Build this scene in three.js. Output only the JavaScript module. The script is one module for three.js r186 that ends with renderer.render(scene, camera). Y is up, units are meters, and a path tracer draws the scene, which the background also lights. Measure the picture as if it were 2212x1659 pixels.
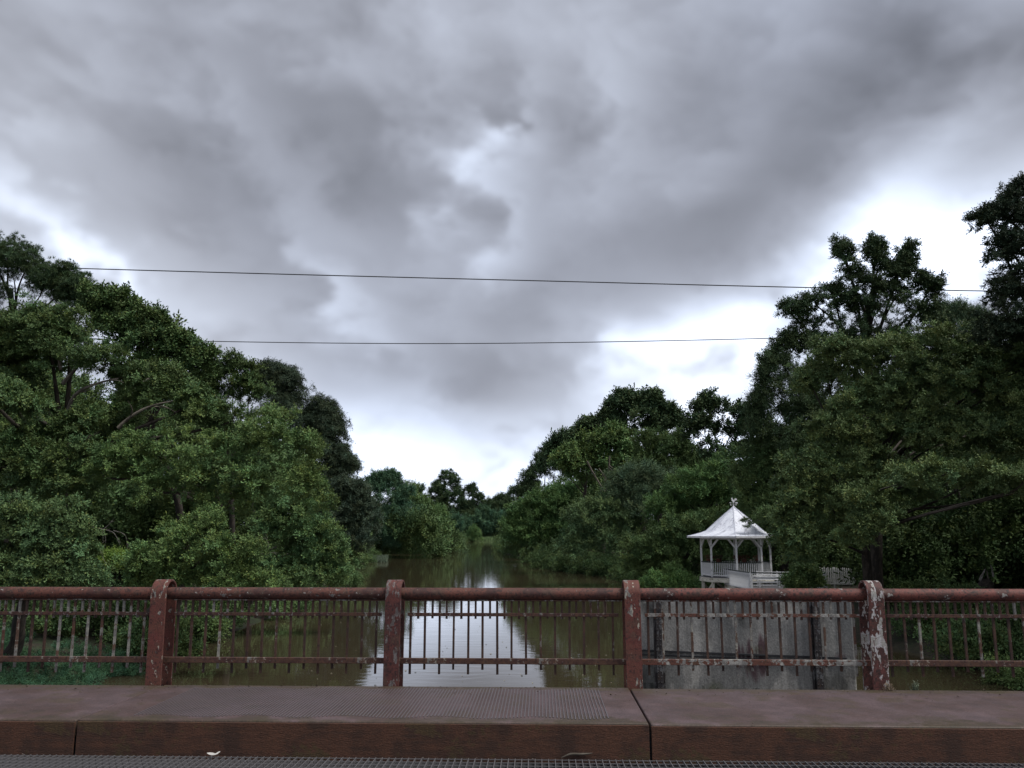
import * as THREE from 'three';
import { mergeGeometries } from 'three/addons/utils/BufferGeometryUtils.js';
import { RoundedBoxGeometry } from 'three/addons/geometries/RoundedBoxGeometry.js';

// ------------------------------------------------------------------ camera, sky, sun, exposure
const E = 5.0;                                   // eye height above the river
const scene = new THREE.Scene();
const camera = new THREE.PerspectiveCamera(48.2, 4 / 3, 0.1, 8000);
camera.position.set(0, E, 0);
camera.rotation.set(9.84 * Math.PI / 180, 1.9 * Math.PI / 180, 0, 'YXZ');
scene.add(camera);
const renderer = new THREE.WebGLRenderer({ antialias: true });
renderer.toneMapping = THREE.LinearToneMapping;
renderer.toneMappingExposure = 2.15;
renderer.shadowMap.enabled = true;

// seeded random numbers and noise
let seedState = 12345;
const seed = (s) => { seedState = s >>> 0; };
const rnd = () => { seedState = (seedState + 0x6d2b79f5) | 0; let t = Math.imul(seedState ^ (seedState >>> 15), 1 | seedState); t = (t + Math.imul(t ^ (t >>> 7), 61 | t)) ^ t; return ((t ^ (t >>> 14)) >>> 0) / 4294967296; };
const rr = (a, b) => a + (b - a) * rnd();
const clamp = (x, a = 0, b = 1) => Math.min(b, Math.max(a, x));
const ss = (a, b, x) => { const t = clamp((x - a) / (b - a)); return t * t * (3 - 2 * t); };
const lerp = (a, b, t) => a + (b - a) * t;
const h3 = (x, y, z) => { let h = Math.imul(x, 374761393) ^ Math.imul(y, 668265263) ^ Math.imul(z, 2147483647 ^ 0x5bd1e995); h = Math.imul(h ^ (h >>> 13), 1274126177); h ^= h >>> 16; return (h >>> 0) / 4294967296; };
function vnoise(x, y, z, px = 0, py = 0) {        // value noise -1..1, optionally periodic in x and y
  let ix = Math.floor(x), iy = Math.floor(y); const iz = Math.floor(z);
  let fx = x - ix, fy = y - iy, fz = z - iz;
  fx = fx * fx * fx * (fx * (fx * 6 - 15) + 10); fy = fy * fy * fy * (fy * (fy * 6 - 15) + 10); fz = fz * fz * (3 - 2 * fz);
  let jx = ix + 1, jy = iy + 1;
  if (px) { ix = ((ix % px) + px) % px; jx = ((jx % px) + px) % px; }
  if (py) { iy = ((iy % py) + py) % py; jy = ((jy % py) + py) % py; }
  const a = lerp(lerp(h3(ix, iy, iz), h3(jx, iy, iz), fx), lerp(h3(ix, jy, iz), h3(jx, jy, iz), fx), fy);
  if (fz === 0) return a * 2 - 1;
  const b = lerp(lerp(h3(ix, iy, iz + 1), h3(jx, iy, iz + 1), fx), lerp(h3(ix, jy, iz + 1), h3(jx, jy, iz + 1), fx), fy);
  return lerp(a, b, fz) * 2 - 1;
}
function fbm3(x, y, z, n) { let s = 0, a = 0.5; for (let i = 0; i < n; i++) { s += a * vnoise(x, y, z + i * 13.7); x *= 2.03; y *= 2.03; z *= 2.03; a *= 0.54; } return s; }
function fbm(x, y, z, n = 4, px = 0, py = 0) { let s = 0, a = 0.5; for (let i = 0; i < n; i++) { s += a * vnoise(x, y, z + i * 17, px, py); x *= 2; y *= 2; z *= 1; px *= 2; py *= 2; a *= 0.5; } return s; }

// An overcast sky: stratocumulus in long banks, thinner and brighter towards the horizon, with a few breaks.
{
  const W = 1536, H = 768, data = new Float32Array(W * H * 4);
  // places where the cloud is thin (+) or thick (-): azimuth, elevation, half length, half width, turn, strength
  const marks = [
    [-4.7, 24.6, 1.4, 0.6, 50, 0.20], [-3.8, 25.6, 3.6, 1.3, 55, 0.17], [-4.5, 22.5, 3.5, 2.2, 70, 0.10], [-2.4, 21.0, 4.0, 1.3, -75, 0.13],
    [27, 17.2, 6.0, 3.0, 8, 0.70], [22, 19.3, 6.0, 1.4, 38, 0.32], [30, 15, 6, 3.6, 0, 0.5], [20, 15.5, 5, 2.5, 20, 0.28],
    [10.5, 12.6, 4.2, 2.0, 6, 0.62], [15.5, 13.5, 2.8, 2.0, 35, 0.45], [12.5, 8.6, 6.5, 3.2, 0, 0.60], [6.5, 13.6, 1.1, 1.0, 0, 0.18],
    [-28.6, 16.4, 4.8, 0.9, -46, 0.40], [-26.5, 13.4, 5.0, 2.2, -44, 0.30], [-31.5, 14.5, 4.0, 3.0, -30, 0.22], [-33, 20, 4, 1.6, -35, 0.16],
    [-15, 16.6, 2.8, 1.1, -45, 0.16], [-11.8, 13.4, 4.5, 1.4, -48, 0.13], [-19, 11, 6, 2, -40, 0.16],
    [-10.5, 5.5, 4.5, 2.6, -10, 0.45], [-2.5, 3.8, 7, 2.2, 0, 0.35], [4, 5, 5, 2.5, 10, 0.25],
    [-22.5, 26.3, 2.4, 1.5, 60, 0.07], [-30, 26.2, 3, 2, 20, 0.06], [4.9, 27.2, 2.4, 1.6, 90, 0.10], [-7, 31.8, 3.5, 2, 60, 0.07], [31, 27.5, 5, 3, 60, 0.05],
    [-11.5, 23.6, 6.5, 2.6, -28, -0.13], [-16.5, 27.5, 6, 1.6, -25, -0.06], [-4.5, 9.6, 4.5, 1.9, 0, -0.15], [-1.0, 14.8, 3.2, 2.4, 10, -0.10], [8.5, 19.0, 6.0, 2.2, 12, -0.11],
    [17, 23.0, 6.5, 2.4, 38, -0.10], [-24, 21.8, 7, 1.8, -30, -0.05], [2.5, 11.5, 3, 1.6, 0, -0.08], [14, 28, 8, 3, 20, -0.05], [-18, 18.5, 4, 1.5, -35, -0.04],
  ].map(([a, e, l, w, t, s]) => [a, e, l, w, Math.cos(t * Math.PI / 180), Math.sin(t * Math.PI / 180), s]);
  for (let r = 0; r < H; r++) {
    const el = ((r + 0.5) / H - 0.5) * Math.PI, y = Math.sin(el), ch = Math.cos(el), elD = el * 180 / Math.PI;
    for (let c = 0; c < W; c++) {
      const o = (r * W + c) * 4;
      if (y <= 0) { data[o] = 0.07; data[o + 1] = 0.07; data[o + 2] = 0.065; data[o + 3] = 1; continue; }
      const az = ((c + 0.5) / W - 0.5) * 2 * Math.PI, x = Math.cos(az) * ch, z = Math.sin(az) * ch;
      const azD = Math.atan2(x, -z) * 180 / Math.PI, k = 1 / (y + 0.26);
      const u = x * k * 1.5, v = z * k * 1.1, warp = fbm(u * 1.3 + 7, v * 1.1 + 3, 1.5, 3);
      const big = fbm(u * 1.1 + warp * 0.9, v * 0.9 + warp * 0.9, 5.5, 5);
      const lump = fbm3(x * 5.5 + warp * 0.8, y * 9 + warp, z * 5.5 + 20, 6), fine = fbm3(x * 15 + lump * 1.5, y * 24 - lump, z * 15 + 50, 5);
      let L = 0.345 + big * 0.14 + lump * 0.15 + fine * 0.10;
      L += 0.42 * Math.exp(-(elD * elD) / 50);
      const away = ss(36, 46, Math.abs(azD) + Math.max(0, elD - 31) * 1.2);
      if (away > 0) L += away * 0.55 * ss(0.16, 0.36, fbm(u * 0.8 + warp + 31, v * 0.5 + 11, 2.5, 4));
      if (Math.abs(azD) < 60 && elD < 50) for (const [a, e, l, w, co, si, s] of marks) {
        const wob = 0.6 * warp, wob2 = lump * 4.5 + fine * 2.2, dx = azD - a + wob * 1.4 + wob2, dy = elD - e + wob + wob2 * 0.7, p = (dx * co + dy * si) / l, q = (dy * co - dx * si) / w, g = p * p + q * q;
        if (g < 12) L += s * 0.86 * Math.exp(-g * 0.8) * (1 + fine * 1.0 + lump * 0.7);
      }
      L = Math.max(0.17, L) * 0.55;
      const t = ss(0.12, 0.41, L), blue = 0.5 + 0.5 * vnoise(u * 1.6 + 3, v * 1.1, 7.5);   // grey-lilac cloud, bluish where thin
      data[o] = L * lerp(0.935, 0.915, t) * (1 - blue * 0.05); data[o + 1] = L * lerp(0.965, 0.985, t); data[o + 2] = L * lerp(1.085, 1.13, t) * (1 + blue * 0.09); data[o + 3] = 1;
    }
  }
  const sky = new THREE.DataTexture(data, W, H, THREE.RGBAFormat, THREE.FloatType);
  sky.mapping = THREE.EquirectangularReflectionMapping; sky.magFilter = THREE.LinearFilter; sky.colorSpace = THREE.LinearSRGBColorSpace; sky.needsUpdate = true;
  scene.background = sky; scene.environment = sky;
}
const sun = new THREE.DirectionalLight(new THREE.Color(1, 0.975, 0.94), 1.5);
sun.position.set(48, 92, -18); sun.target.position.set(0, 0, -40); sun.castShadow = true; sun.shadow.radius = 60;
Object.assign(sun.shadow.camera, { left: -120, right: 120, top: 120, bottom: -120, near: 1, far: 400 }); sun.shadow.mapSize.set(2048, 2048);
scene.add(sun, sun.target);

// ------------------------------------------------------------------ helpers
const V = (x, y, z) => new THREE.Vector3(x, y, z);
const F = 1855, RX = camera.rotation.x, RY = camera.rotation.y;
function at(px, py, d) {                          // world point on the plane z = -d seen at (px, py) of a 2212 x 1659 picture
  const v = V((px - 1106) / F, (829.5 - py) / F, -1).applyEuler(new THREE.Euler(RX, RY, 0, 'YXZ'));
  return V(v.x / -v.z * d, E + v.y / -v.z * d, -d);
}
const used = new Map();
function numbered(name) { const n = used.get(name) || 0; used.set(name, n + 1); return n ? name + '_' + String(n).padStart(3, '0') : name; }
function shade(o) { o.traverse((m) => { if (m.isMesh) { m.castShadow = true; m.receiveShadow = true; } }); return o; }
function tag(o, label, category, group, kind) { o.userData.label = label; if (category) o.userData.category = category; if (group) o.userData.group = group; if (kind) o.userData.kind = kind; return o; }
function thing(name, label, category, p = [0, 0, 0], group) { const g = new THREE.Group(); g.name = numbered(name); g.position.set(...p); scene.add(g); return tag(g, label, category, group); }
function part(name, geo, mat, parent = scene, kind) {
  const m = new THREE.Mesh(Array.isArray(geo) ? mergeGeometries(geo.map(plain)) : geo, mat);
  m.name = parent === scene ? numbered(name) : name; m.castShadow = m.receiveShadow = true; if (kind) m.userData.kind = kind; parent.add(m); return m;
}
function plain(g) { g = g.index ? g.toNonIndexed() : g; for (const k of Object.keys(g.attributes)) if (!['position', 'normal', 'uv', 'color'].includes(k)) g.deleteAttribute(k); return g; }
function metres(g, s = 1, ou = 0, ov = 0) {        // uv in metres, each face laid flat along its own plane
  g = plain(g); g.computeVertexNormals; const p = g.attributes.position, n = g.attributes.normal, uv = new Float32Array(p.count * 2);
  for (let i = 0; i < p.count; i += 3) {
    const nx = Math.abs(n.getX(i) + n.getX(i + 1) + n.getX(i + 2)), ny = Math.abs(n.getY(i) + n.getY(i + 1) + n.getY(i + 2)), nz = Math.abs(n.getZ(i) + n.getZ(i + 1) + n.getZ(i + 2));
    for (let k = i; k < i + 3; k++) {
      const X = p.getX(k), Y = p.getY(k), Z = p.getZ(k);
      const [a, b] = nx >= ny && nx >= nz ? [Z, Y] : ny >= nz ? [X, Z] : [X, Y];
      uv[k * 2] = a * s + ou; uv[k * 2 + 1] = b * s + ov;
    }
  }
  g.setAttribute('uv', new THREE.BufferAttribute(uv, 2)); return g;
}
const box = (w, h, d, x = 0, y = 0, z = 0) => new THREE.BoxGeometry(w, h, d).translate(x, y, z);
const rbox = (w, h, d, x = 0, y = 0, z = 0, r = 0.006) => new RoundedBoxGeometry(w, h, d, 1, r).translate(x, y, z);
function beam(a, b, w, h) {                        // a bar from a to b, w across and h high
  const g = new THREE.BoxGeometry(w, h, a.distanceTo(b)), m = new THREE.Matrix4().lookAt(a, b, Math.abs(b.clone().sub(a).normalize().y) > 0.98 ? V(1, 0, 0) : V(0, 1, 0));
  g.applyMatrix4(m); const c = a.clone().add(b).multiplyScalar(0.5); return g.translate(c.x, c.y, c.z);
}
function limbGeo(pts, radii, sides = 7) {          // a tapered, slightly knobbly branch along points
  const curve = new THREE.CatmullRomCurve3(pts), n = Math.max(4, pts.length * 3), pos = [], idx = [], uv = [], fr = curve.computeFrenetFrames(n, false);
  for (let i = 0; i <= n; i++) {
    const t = i / n, c = curve.getPoint(t), q = t * (radii.length - 1), k = Math.min(radii.length - 2, Math.floor(q)), R = lerp(radii[k], radii[k + 1], q - k);
    for (let j = 0; j <= sides; j++) {
      const a = j / sides * Math.PI * 2, w = R * (1 + 0.13 * Math.sin(a * 3 + i * 1.3));
      const p = c.clone().addScaledVector(fr.normals[i], Math.cos(a) * w).addScaledVector(fr.binormals[i], Math.sin(a) * w);
      pos.push(p.x, p.y, p.z); uv.push(j / sides * R * 6, t * curve.getLength());
    }
  }
  for (let i = 0; i < n; i++) for (let j = 0; j < sides; j++) { const a = i * (sides + 1) + j, b = a + sides + 1; idx.push(a, b, a + 1, b, b + 1, a + 1); }
  const g = new THREE.BufferGeometry(); g.setAttribute('position', new THREE.Float32BufferAttribute(pos, 3)); g.setAttribute('uv', new THREE.Float32BufferAttribute(uv, 2)); g.setIndex(idx); g.computeVertexNormals(); return g;
}
function tex(w, h, fn, srgb = true) {              // fn(u, v) -> [r, g, b] in 0..1 (display values for colour maps)
  const d = new Uint8Array(w * h * 4);
  for (let j = 0; j < h; j++) for (let i = 0; i < w; i++) { const c = fn(i / w, j / h, i, j), o = (j * w + i) * 4; d[o] = clamp(c[0]) * 255; d[o + 1] = clamp(c[1]) * 255; d[o + 2] = clamp(c[2]) * 255; d[o + 3] = 255; }
  const t = new THREE.DataTexture(d, w, h); t.wrapS = t.wrapT = THREE.RepeatWrapping; t.magFilter = THREE.LinearFilter; t.minFilter = THREE.LinearMipmapLinearFilter; if (srgb) t.colorSpace = THREE.SRGBColorSpace; t.needsUpdate = true; return t;
}
const mix3 = (a, b, t) => [lerp(a[0], b[0], t), lerp(a[1], b[1], t), lerp(a[2], b[2], t)];
const std = (o) => new THREE.MeshStandardMaterial(o);

// ------------------------------------------------------------------ materials
// Rusted steel under old flaking paint: `flake` is the share of pale paint still on it, `up` stretches the flakes along v. One tile is a metre.
function rustTex(z, flake, up, rust, rust2, paint, paint2, n = 512) {
  return tex(n, n, (u, v) => {
    const wu = u + 0.018 * fbm(u * 25, v * 25, z + 11, 3, 25, 25), wv = v + (up ? 0.05 : 0.018) * fbm(u * 25, v * 25, z + 17, 3, 25, 25);
    const a = fbm(u * 8, v * 8, z, 5, 8, 8), s = fbm(wu * 34, wv * (up ? 13 : 34), z + 40, 3, 34, up ? 13 : 34) + 0.35 * fbm(u * 130, v * (up ? 70 : 130), z + 45, 3, 130, up ? 70 : 130), g = vnoise(u * 190, v * 190, z + 3, 190, 190), m = fbm(u * 4, v * 4, z + 70, 3, 4, 4), p = fbm(wu * 70, wv * 70, z + 31, 3, 70, 70);
    let c = mix3(rust, rust2, ss(-0.35, 0.4, a + p * 0.7)); c = mix3(c, [0.30, 0.23, 0.185], ss(0.05, 0.4, fbm(wu * 17, wv * 17, z + 25, 4, 17, 17)) * 0.6); c = mix3(c, [0.13, 0.085, 0.075], ss(0.12, 0.38, p) * 0.6);
    const f = ss(-0.03, 0.06, s + a * 0.30 + m * 0.45 - (0.42 - flake));
    c = mix3(c, mix3(paint, paint2, ss(-0.3, 0.3, fbm(u * 30, v * 30, z + 9, 3, 30, 30) + p * 0.5)), f);
    const e = clamp(1 + g * 0.2, 0, 2); return [c[0] * e, c[1] * e, c[2] * e];
  });
}
const RED = [0.375, 0.22, 0.175], RED2 = [0.25, 0.145, 0.125], BRN = [0.33, 0.225, 0.16], PALE = [0.58, 0.57, 0.545], PALE2 = [0.43, 0.42, 0.405];
const rustBump = tex(512, 512, (u, v) => { const s = 0.5 + 0.55 * fbm(u * 26, v * 26, 3.5, 4, 26, 26) + 0.12 * vnoise(u * 170, v * 170, 2.5, 170, 170); return [s, s, s]; }, false);
const steel = (map) => std({ map, roughness: 0.72, metalness: 0.0, bumpMap: rustBump, bumpScale: 0.003 });
const M = {};
M.pipe = steel(rustTex(1.5, -0.05, 0, RED, RED2, PALE, PALE2));
M.pipe2 = steel(rustTex(2.5, 0.0, 0, [0.41, 0.225, 0.19], RED2, PALE, PALE2));
M.rail = steel(rustTex(3.5, 0.05, 0, BRN, RED2, [0.55, 0.52, 0.47], PALE2));
M.railWorn = steel(rustTex(4.5, 0.36, 0, RED, BRN, PALE, PALE2));
M.postRed = steel(rustTex(5.5, 0.08, 1, RED, [0.38, 0.19, 0.165], [0.62, 0.60, 0.54], PALE2));
M.postDark = steel(rustTex(6.5, 0.24, 1, [0.36, 0.19, 0.165], [0.24, 0.13, 0.12], [0.46, 0.44, 0.43], [0.34, 0.31, 0.30]));
M.postWhite = steel(rustTex(7.5, 0.34, 1, [0.40, 0.215, 0.195], RED2, [0.68, 0.67, 0.67], PALE));
M.barRust = steel(rustTex(8.5, 0.02, 1, [0.28, 0.185, 0.135], [0.20, 0.135, 0.105], PALE2, [0.4, 0.38, 0.35], 256));
M.barMix = steel(rustTex(9.5, 0.3, 1, [0.33, 0.215, 0.16], [0.25, 0.165, 0.13], [0.52, 0.51, 0.47], PALE2, 256));
M.barGrey = steel(rustTex(10.5, 0.5, 1, [0.33, 0.25, 0.20], BRN, [0.56, 0.55, 0.51], PALE2, 256));
M.darkSteel = std({ color: new THREE.Color().setRGB(0.022, 0.022, 0.024), roughness: 0.7 });

const grainBump = tex(512, 512, (u, v) => { const s = 0.5 + 0.3 * vnoise(u * 220, v * 220, 1.5, 220, 220) + 0.25 * fbm(u * 40, v * 40, 2.5, 4, 40, 40); return [s, s, s]; }, false);
// the walkway: dusty weathered decking, one tile is 4.38 m by 1.46 m
const walkMap = tex(1536, 512, (u, v) => {
  const g = vnoise(u * 900, v * 300, 1.5, 900, 300), a = fbm(u * 12, v * 4, 2.5, 5, 12, 4), b = fbm(u * 36, v * 14, 8.5, 4, 36, 14), dirt = ss(0.0, 0.35, fbm(u * 20, v * 6, 5.5, 5, 20, 6));
  let c = mix3([0.325, 0.265, 0.268], [0.27, 0.205, 0.19], ss(-0.3, 0.35, a)); c = mix3(c, [0.25, 0.205, 0.145], dirt * 0.55 + ss(0.84, 0.97, v + b * 0.25) * 0.75 + (1 - ss(0.01, 0.14, v + b * 0.25)) * 0.65);
  const e = 1 + g * 0.30 + b * 0.22; return [c[0] * e, c[1] * e, c[2] * e];
});
M.walk = std({ map: walkMap, roughness: 0.62, bumpMap: grainBump, bumpScale: 0.004 });
const kerbMap = tex(1024, 256, (u, v) => {
  const g = vnoise(u * 620, v * 60, 1.5, 620, 60), a = fbm(u * 16, v * 3, 2.5, 5, 16, 3), streak = fbm(u * 10, v * 26, 4.5, 4, 10, 26), moss = ss(0.12, 0.32, fbm(u * 9, v * 2 + 3, 6.5, 5, 9, 2) + fbm(u * 80, v * 20, 7.5, 3, 80, 20) * 0.5);
  let c = mix3([0.31, 0.195, 0.135], [0.225, 0.145, 0.105], ss(-0.25, 0.3, a + streak * 0.6)); c = mix3(c, [0.275, 0.235, 0.125], moss * 0.55);
  const e = 1 + g * 0.22 + streak * 0.16; return [c[0] * e, c[1] * e, c[2] * e];
});
M.kerb = std({ map: kerbMap, roughness: 0.85, bumpMap: grainBump, bumpScale: 0.004 });
M.tread = std({ color: new THREE.Color().setRGB(0.095, 0.08, 0.085), roughness: 0.5 });
M.grate = std({ color: new THREE.Color().setRGB(0.14, 0.135, 0.14), roughness: 0.5, bumpMap: grainBump, bumpScale: 0.002 });
// stained concrete of the pier: one tile covers its whole face
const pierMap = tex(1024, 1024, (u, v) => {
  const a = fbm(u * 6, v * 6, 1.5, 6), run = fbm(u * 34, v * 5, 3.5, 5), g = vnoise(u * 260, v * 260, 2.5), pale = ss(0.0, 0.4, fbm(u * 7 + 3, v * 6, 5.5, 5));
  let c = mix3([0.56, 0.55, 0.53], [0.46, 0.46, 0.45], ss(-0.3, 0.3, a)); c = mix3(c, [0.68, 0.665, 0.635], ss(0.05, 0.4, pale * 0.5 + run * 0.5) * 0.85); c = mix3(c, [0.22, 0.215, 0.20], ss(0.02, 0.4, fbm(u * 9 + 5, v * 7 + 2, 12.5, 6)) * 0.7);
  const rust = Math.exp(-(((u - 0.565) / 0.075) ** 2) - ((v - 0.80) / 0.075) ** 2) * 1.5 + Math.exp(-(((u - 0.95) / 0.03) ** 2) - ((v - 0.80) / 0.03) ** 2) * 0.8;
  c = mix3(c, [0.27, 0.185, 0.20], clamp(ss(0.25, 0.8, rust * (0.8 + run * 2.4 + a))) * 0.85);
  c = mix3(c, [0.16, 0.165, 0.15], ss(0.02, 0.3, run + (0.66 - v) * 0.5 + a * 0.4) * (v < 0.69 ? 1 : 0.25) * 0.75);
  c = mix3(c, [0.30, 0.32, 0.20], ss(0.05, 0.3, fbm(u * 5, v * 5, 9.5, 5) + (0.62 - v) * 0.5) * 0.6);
  const bandTone = h3(Math.floor(u * 14), 3, 5) - 0.5, shadowLine = Math.abs(((u * 14) % 1) - 0.5) > 0.48 ? 0.92 : 1, e = (1 + g * 0.15 + run * 0.3 + bandTone * 0.07) * shadowLine; return [c[0] * e, c[1] * e, c[2] * e];  // vertical tone bands, with faint painted lines in place of baluster shadows
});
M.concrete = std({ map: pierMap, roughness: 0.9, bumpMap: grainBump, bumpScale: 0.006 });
M.pierSteel = steel(rustTex(11.5, 0.25, 1, [0.22, 0.20, 0.20], [0.13, 0.125, 0.13], [0.42, 0.42, 0.42], [0.3, 0.29, 0.29], 256));
const paintTex = (z, c1, c2, dirt, amount) => tex(512, 512, (u, v) => {
  const a = fbm(u * 6, v * 6, z, 5, 6, 6), s = fbm(u * 40, v * 5, z + 20, 4, 40, 5), g = vnoise(u * 200, v * 200, z, 200, 200);
  let c = mix3(c1, c2, ss(-0.3, 0.3, a)); c = mix3(c, dirt, ss(0.34 - amount, 0.62 - amount, s + a * 0.7)); const e = 1 + g * 0.06; return [c[0] * e, c[1] * e, c[2] * e];
});
M.white = std({ map: paintTex(1.5, [0.92, 0.92, 0.92], [0.86, 0.86, 0.86], [0.52, 0.51, 0.48], 0.12), roughness: 0.6 });
M.cream = std({ map: paintTex(2.5, [0.84, 0.82, 0.77], [0.76, 0.74, 0.68], [0.48, 0.45, 0.38], 0.15), roughness: 0.7 });
M.roof = std({ map: paintTex(3.5, [0.90, 0.91, 0.94], [0.82, 0.83, 0.87], [0.60, 0.60, 0.64], 0.17), roughness: 0.5 });
M.oldWhite = std({ map: paintTex(4.5, [0.80, 0.80, 0.77], [0.66, 0.66, 0.63], [0.42, 0.42, 0.38], 0.25), roughness: 0.85 });
M.darkRail = std({ color: new THREE.Color().setRGB(0.02, 0.03, 0.03), roughness: 0.6 });
M.deckGrey = std({ map: paintTex(5.5, [0.42, 0.42, 0.43], [0.33, 0.33, 0.34], [0.22, 0.22, 0.21], 0.2), roughness: 0.8 });
M.terra = std({ color: new THREE.Color().setRGB(0.15, 0.06, 0.04), roughness: 0.8 });
M.pan = std({ color: new THREE.Color().setRGB(0.028, 0.028, 0.03), roughness: 0.95 });
M.under = std({ color: new THREE.Color().setRGB(0.05, 0.05, 0.055), roughness: 0.9 });
const barkTex = (z, a, b) => tex(256, 256, (u, v) => { const n = fbm(u * 10, v * 3, z, 5, 10, 3), g = fbm(u * 40, v * 12, z + 4, 3, 40, 12); const c = mix3(a, b, ss(-0.25, 0.3, n + g * 0.5)); return c; });
M.bark = std({ map: barkTex(1.5, [0.17, 0.15, 0.13], [0.28, 0.25, 0.22]), roughness: 0.95 });
M.barkPale = std({ map: barkTex(2.5, [0.30, 0.275, 0.24], [0.46, 0.43, 0.39]), roughness: 0.95 });
M.barkDead = std({ map: barkTex(3.5, [0.42, 0.40, 0.37], [0.58, 0.56, 0.53]), roughness: 0.9 });

// ------------------------------------------------------------------ terrain and river
const curve1 = (tab) => (d) => { if (d <= tab[0][0]) return tab[0][1]; for (let i = 1; i < tab.length; i++) if (d <= tab[i][0]) { const t = (d - tab[i - 1][0]) / (tab[i][0] - tab[i - 1][0]); return lerp(tab[i - 1][1], tab[i][1], t * t * (3 - 2 * t)); } return tab[tab.length - 1][1]; };
const leftBank = curve1([[0, -14.8], [30, -14.8], [75, -16.8], [115, -27], [160, -31], [215, -42], [265, -41], [285, -39], [380, -42], [464, -43], [560, -42], [640, -40]]);
const rightBank = curve1([[0, 17], [30, 16], [60, 12.4], [90, 9.6], [136, -0.5], [244, -11], [330, -15], [450, -21], [560, -26], [640, -38]]);
function away(x, d) { return Math.max(leftBank(d) - x, x - rightBank(d), (d - 570) * 0.4); }
function groundY(x, d) {
  const s = away(x, d), n = fbm(x * 0.11, d * 0.11, 3.5, 4);
  return s < -3 ? -1.4 : s < 0 ? lerp(-0.12, -1.4, -s / 3) : -0.12 + 1.7 * (1 - Math.exp(-s / 4.5)) + n * 0.5 * clamp(s / 4) + 1.5 * ss(30, 200, s);
}
{
  const axis = (lo, hi, fineLo, fineHi, step) => { const a = []; let x = fineLo, s = step; for (; x <= fineHi; x += step) a.push(x); for (x = a[a.length - 1]; x < hi;) { s *= 1.09; x += s; a.push(x); } s = step; for (x = fineLo; x > lo;) { s *= 1.22; x -= s; a.unshift(x); } return a; };
  const xs = axis(-2600, 2600, -70, 45, 0.9), ds = axis(-1500, 3500, 10, 200, 1.2), pos = [], uv = [], idx = [];
  for (const d of ds) for (const x of xs) { pos.push(x, groundY(x, d), -d); uv.push(x / 6, d / 6); }
  const n = xs.length; for (let j = 0; j + 1 < ds.length; j++) for (let i = 0; i + 1 < n; i++) { const a = j * n + i; idx.push(a, a + 1, a + n, a + 1, a + n + 1, a + n); }
  const g = new THREE.BufferGeometry(); g.setAttribute('position', new THREE.Float32BufferAttribute(pos, 3)); g.setAttribute('uv', new THREE.Float32BufferAttribute(uv, 2)); g.setIndex(idx); g.computeVertexNormals();
  const map = tex(512, 512, (u, v) => { const a = fbm(u * 8, v * 8, 1.5, 5, 8, 8), b = fbm(u * 50, v * 50, 2.5, 3, 50, 50); const c = mix3([0.17, 0.155, 0.105], [0.145, 0.18, 0.09], ss(-0.15, 0.2, a)), e = 1 + b * 0.7; return [c[0] * e, c[1] * e, c[2] * e]; });
  tag(part('ground', g, std({ map, roughness: 1, side: THREE.DoubleSide })), 'dark earth and low grass of the river banks', null, null, 'structure');
}
{
  const g = new THREE.PlaneGeometry(260, 1000, 1, 1).rotateX(-Math.PI / 2).translate(-20, 0, -160), p = g.attributes.position;
  g.setAttribute('uv', new THREE.Float32BufferAttribute([...Array(p.count).keys()].flatMap((i) => [p.getX(i) / 9, -p.getZ(i) / 9]), 2));
  const rip = tex(1024, 1024, (u, v) => {        // short wind ripples lying across the river, and a little fine chop
    const w = fbm(u * 3, v * 3, 5.5, 3, 3, 3), a = fbm(u * 7 + w, v * 26 + w * 3, 1.5, 4, 7, 26), b = fbm(u * 30, v * 70, 2.5, 3, 30, 70), s = 0.5 + a * 0.62 + b * 0.12; return [s, s, s];
  }, false);
  const wm = new THREE.MeshPhysicalMaterial({ color: new THREE.Color().setRGB(0.056, 0.044, 0.026), roughness: 0.03, ior: 2.3, bumpMap: rip, bumpScale: 0.003 });
  tag(part('river', g, wm), 'still brown river that mirrors the sky and the trees', null, null, 'structure');
}

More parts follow.
